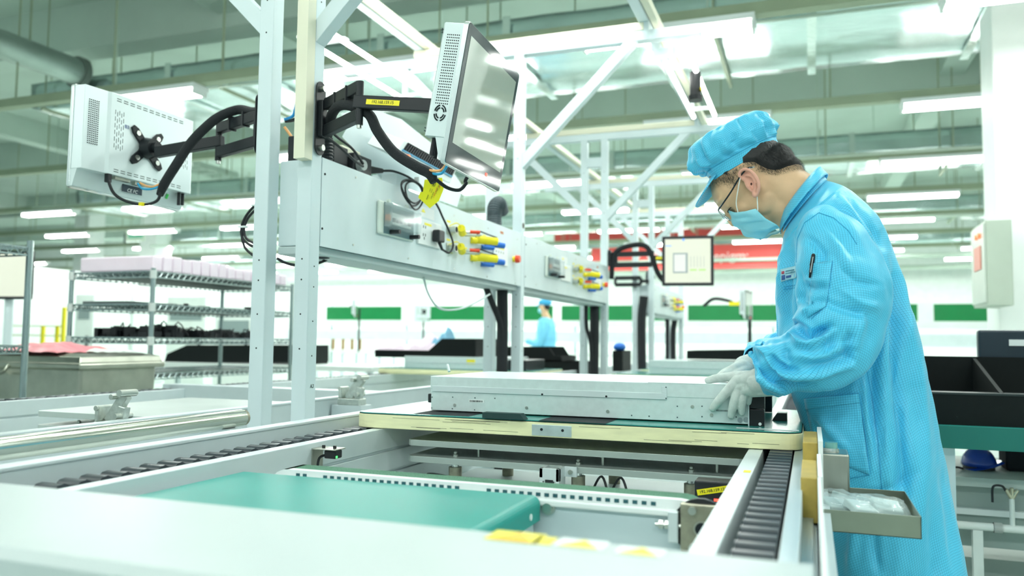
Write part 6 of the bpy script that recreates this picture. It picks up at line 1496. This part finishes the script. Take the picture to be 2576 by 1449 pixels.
for dy, tip in ((-.05, (1812, 949)), (-.028, (1806, 946)), (-.005, (1806, 944)), (.016, (1812, 943))):
    a = Yp(1868, 922, 2.235+dy*.6); b = Yp(1846, 927, 2.225+dy); t3 = at(*tip, y=2.215+dy); c_ = Vector(((b.x+t3.x)/2-.004, (b.y+t3.y)/2, .922)); t3 = Vector((t3.x, t3.y, .909))
    capsule(m, a, b, .019, .0125, 16); capsule(m, b, c_, .0120, .0108, 12); capsule(m, c_, t3, .0108, .0090, 12)
a = Yp(1878, 928, 2.21); b = Yp(1858, 938, 2.17); c_ = at(1840, 946, y=2.15); capsule(m, a, b, .018, .0125, 14); capsule(m, b, Vector((c_.x, c_.y, .911)), .012, .0095, 12)
gl2 = blob('glove', m, GLV, WK, .0019, 3); gl2['label'] = 'grey glove resting on the server top'
# ---------------------------------------------------------------- cap
CR = [((1793, 463), (1962, 366), .076, 0), ((1782, 446), (1953, 349), .082, .0004), ((1772, 437), (1952, 342), .088, .002), ((1752, 438), (1949, 330), .098, .003), ((1742, 422), (1948, 316), .105, .0035), ((1739, 404), (1944, 303), .106, .0035),
      ((1739, 380), (1940, 292), .102, .003), ((1758, 360), (1925, 285), .092, .003), ((1790, 342), (1905, 281), .072, .002), ((1825, 325), (1888, 288), .044, .001), ((1850, 310), (1872, 296), .014, 0)]
CN = [np.array([*at(*c[0], y=YB), *at(*c[1], y=YB), c[2], c[3]]) for c in CR]
rings = []; NTc, NRc = 90, 120
for i in range(NTc+1):
    t = i*(len(CR)-1)/NTc; d = interp(CN, t); F, B = Vector(d[:3]), Vector(d[3:6]); C = (F+B)/2; ax = (F-B)/2; rg = []
    for j in range(NRc):
        a = 2*PI*j/NRc; n_ = d[7]*(math.sin(15*a+.8*t)+.6*math.sin(23*a+2))*(1.0 if t < 4 else .6)*1.7+(.009*noise.noise((math.cos(a)*1.8, math.sin(a)*1.8, t*.6)) if t > 2 else 0)+(.0016*math.sin(60*a)*max(0, -math.cos(a)-.3) if t < 3 else 0)
        rg.append(C+ax*math.cos(a)*(1+n_/.1)+Vector((-.013*math.sin(a)**2, -(d[6]+n_)*math.sin(a), -.015*math.sin(a)**2)))
    rings.append(rg)
cap = loft_uv('cap', rings, COAT, WK, cap=False)
s = cap.modifiers.new('t', 'SOLIDIFY'); s.thickness = .0015
seamp = [Vector(rings[int(NTc*1.5/10)][j])+(Vector(rings[int(NTc*1.5/10)][j])-O_).normalized()*.0006 for j in range(0, NRc, 2)]; MB().tube(seamp+[seamp[0]], .0011, n=5, res=1).build('band_seam', SEAM, cap)
R = []
for k in range(9):
    a = k/8; rg = []
    for j in range(25):
        th_ = math.radians(-50+100*j/24); root = (CN[0][:3]+CN[0][3:6])/2; F = Vector(CN[0][:3]); B = Vector(CN[0][3:6]); C = (F+B)/2; ax = (F-B)/2
        p0 = C+UP*.009+ax*math.cos(th_)*1.01+Vector((-.013*math.sin(th_)**2, -.077*math.sin(th_), -.015*math.sin(th_)**2)); L = .066*max(0, math.cos(th_*1.75))**.5+.004
        dirv = (Vector((-.30, 0, -.95))+Vector((-.12, 0, 0))*a).normalized(); rg.append(p0+dirv*L*a+Vector((0, -math.sin(th_)*.010*a, 0))+(F-B).normalized()*(.010*math.sin(PI*a*.5)*math.cos(th_)))
    R.append(rg)
vs_ = loft_uv('visor', R, COAT, WK, closed=False); s = vs_.modifiers.new('t', 'SOLIDIFY'); s.thickness = .003; vs_.parent = cap; vs_.location = (0, 0, 0)
# ---------------------------------------------------------------- mask
for _o in (slf,): folds(_o, [(.012, 8, [(1900, 880), (1930, 868), (1965, 858)]), (-.010, 7, [(1905, 893), (1940, 884), (1985, 872)])])
MSK = mat('blue_mask_fabric', (.30, .70, .82), .7, bump=.15, bscale=400)
rows = [((1906, 536), (1833, 520), 60, 17), ((1920, 550), (1838, 541), 58, 12), ((1932, 560), (1846, 560), 54, 5), ((1950, 569), (1863, 578), 50, 0), ((1958, 574), (1885, 594), 44, 0), ((1962, 577), (1912, 599), 30, 0)]
RN = [np.array([*s_, *f_, l_, g_], float) for s_, f_, l_, g_ in rows]; R = []
for i in range(41):
    d = interp(RN, i*5/40); rg = []
    for j in range(49):
        t = -1+2*j/48; e = 1-math.cos(abs(t)*PI/2); px = d[2]+(d[0]-d[2])*e; py = d[3]+(d[1]-d[3])*e+d[5]*math.sin(PI*abs(t))*1.0
        l = d[4]*PX*math.sin(t*PI/2)+0; pl = .0030*math.sin(i/40*2*PI*3.2)*(1-abs(t)**4)+.0060*noise.noise((t*4, i*.14, 1))
        p = at(px, py, y=YB); c_ = hd(20, -30); p = Vector((p.x, YB-l*1.18, p.z)); p += (p-Vector((c_.x, YB, c_.z))).normalized()*(pl+.001); rg.append(p)
    R.append(rg)
msk = loft_uv('face_mask', R, MSK, WK, closed=False); s = msk.modifiers.new('t', 'SOLIDIFY'); s.thickness = .0016
def nr(px, py, l): return at(px, py, y=YB-l*PX)
STR = mat('white_elastic', (.85, .88, .86), .6)
for L in ([R[1][38], nr(1852, 510, 62), nr(1857, 475, 72), nr(1862, 447, 78)], [R[3][47], nr(1906, 530, 70), nr(1905, 505, 76), nr(1904, 482, 82)]): MB().tube(L, .0014, n=6).build('mask_strap', STR, msk)
for L in ([R[1][10], hd(60, 0, -66), hd(20, 30, -78)], [R[3][1], hd(10, -50, -72), hd(-5, -10, -80)]): MB().tube(L, .0014, n=6).build('mask_strap', STR, msk)
MB().tube([Vector(r_[47]) for r_ in R[2:-2:3]], .0012, n=5, res=2).build('mask_seam', mat('teal_thread', (.05, .40, .55), .6), msk)
# ---------------------------------------------------------------- glasses
GF = mat('dark_glasses_frame', (.02, .03, .04), .25, .6)
gls = MB().tube([nr(1893, 421, 80), nr(1880, 424, 80), nr(1862, 444, 78), nr(1838, 484, 74), nr(1812, 521, 66), nr(1809, 525, 63)], .0021, n=6).build('glasses', GF, WK)
MB().tube([hd(-10, 25, -82), hd(40, 22, -76), hd(102, 16, -64)], .0014, n=6).build('temple', GF, gls)
MB().bar(nr(1898, 420, 80), nr(1884, 423, 81), .002, .0035).build('temple_tip', mat('grey_tip', (.35, .40, .42), .3, .5), gls)
for sgn in (1, -1):
    c_ = hd(106, 0, sgn*33); pts = []
    for k in range(24):
        a = 2*PI*k/24; cu, cl = math.cos(a), math.sin(a); q = (abs(cu)**3+abs(cl)**3)**(-1/3)
        pts.append(c_+UP*(19*PX*cu*q)+Vector((0, -sgn*27*PX*cl*q, 0))-FW*(abs(cl*q)*sgn*0+.0))
    MB().tube(pts+[pts[0]], .0011, n=6, res=1).build('lens_rim', mat('silver_rim', (.5, .55, .56), .2, 1), gls); MB().add(pts, [tuple(range(24))]).build('lens', mat('clear_lens', (.8, .9, .9), .03, alpha=.15, spec=1), gls)
MB().tube([hd(106, 8, 8), hd(109, 11, 0), hd(106, 8, -8)], .0011, n=6).build('bridge', MATS['silver_rim'], gls)
MB().bar(hd(106, 16, 60), hd(98, 18, 66), .002, .004).build('hinge', GF, gls)
# ---------------------------------------------------------------- trousers and shoes below the coat
TR = mat('dark_trousers', (.03, .05, .09), .8)
for i, (dx, dy) in enumerate(((-.02, -.11), (.05, .11))):
    cx_ = base.x+.05+dx; m = MB(); rings = []
    for k in range(12):
        z = .52-(.52-.07)*k/11; rr_ = .085-.025*k/11; rings.append([(cx_+rr_*math.cos(a)+.012*math.sin(k*.9), YB+dy+rr_*.9*math.sin(a), z) for a in [2*PI*j/20 for j in range(20)]])
    m.loft(rings).build('trouser_leg', TR, WK, smooth=True)
    sh = MB(); S2 = [(-.17, .012, .02), (-.15, .035, .04), (-.09, .043, .055), (-.02, .042, .085), (.05, .038, .095), (.085, .030, .06), (.095, .012, .03)]
    sh.loft([[(cx_+sx, YB+dy+wy*math.cos(a), max(.0, hz/2+hz/2*math.sin(a))) for a in [2*PI*j/16 for j in range(16)]] for sx, wy, hz in S2]); sh.build('shoe', mat('white_work_shoe', (.8, .84, .84), .5), WK, smooth=True)
# ================================================================== distant second worker
def far_worker(px, py_top, y, label):
    top = at(px, py_top, y=y); s = top.z/1.72; x = top.x; t = thing('person', label, 'person', (x, y, 0))
    m = MB(); m.ball((x-.01, y, top.z-.13*s), (.085*s, .075*s, .115*s), 20, 14); capsule(m, (x, y, top.z-.22*s), (x+.05*s, y, top.z-.34*s), .055*s, .07*s); m.ball((x-.09*s, y, top.z-.14*s), .016*s, 8, 6)
    blob('body', m, SKIN, t, .008, 3)
    CB = mat('far_blue_coat', (.18, .56, .80), .7); rings = []
    for z, fx, bx_, w_ in ((1.42, -.05, .08, .08), (1.38, -.09, .14, .17), (1.25, -.12, .18, .22), (1.05, -.13, .19, .21), (.9, -.12, .18, .20), (.6, -.14, .22, .24), (.42, -.15, .24, .26)):
        rings.append([(x+(fx+bx_)/2*s+(bx_-fx)/2*s*math.cos(a)*(1+.04*math.sin(5*a)), y+w_*s*math.sin(a), z*s) for a in [2*PI*j/28 for j in range(28)]])
    MB().loft(rings).build('coat', CB, t, smooth=True)
    for sg in (-1, 1):
        MB().tube([(x+.04*s, y+sg*.19*s, 1.34*s), (x+.05*s, y+sg*.25*s, 1.15*s), (x-.02*s, y+sg*.24*s, .98*s), (x-.24*s, y+sg*.18*s, 1.02*s)], lambda u: (.075-.03*u)*s, n=12).build('sleeve', CB, t, smooth=True)
        MB().ball((x-.28*s, y+sg*.17*s, 1.03*s), (.05*s, .03*s, .025*s)).build('glove', GLV, t, smooth=True)
        capsule(MB(), (x+.03, y+sg*.1*s, .45*s), (x+.03, y+sg*.1*s, .08), .075*s, .06*s).build('trouser_leg', TR, t, smooth=True); MB().ball((x-.02, y+sg*.1*s, .04), (.13, .05, .04)).build('shoe', MATS['white_work_shoe'], t, smooth=True)
    m = MB(); m.ball((x+.01, y, top.z-.055*s), (.115*s, .10*s, .065*s), 20, 12); m.obox((x-.09*s, y, top.z-.10*s), (.09*s, .12*s, .012), Matrix.Rotation(-.3, 3, 'Y')); m.build('cap', mat('far_cap', (.05, .36, .62), .7), t, smooth=True)
    m = MB(); m.ball((x-.065*s, y, top.z-.185*s), (.045*s, .065*s, .05*s)); m.build('face_mask', MATS['blue_mask_fabric'], t, smooth=True)
    m = MB(); m.ball((x+.035*s, y, top.z-.12*s), (.062*s, .076*s, .07*s)); m.build('hair', HAIRM, t, smooth=True)
far_worker(1370, 753, 12.4, 'distant second worker in a blue coat and cap standing between the post frames')
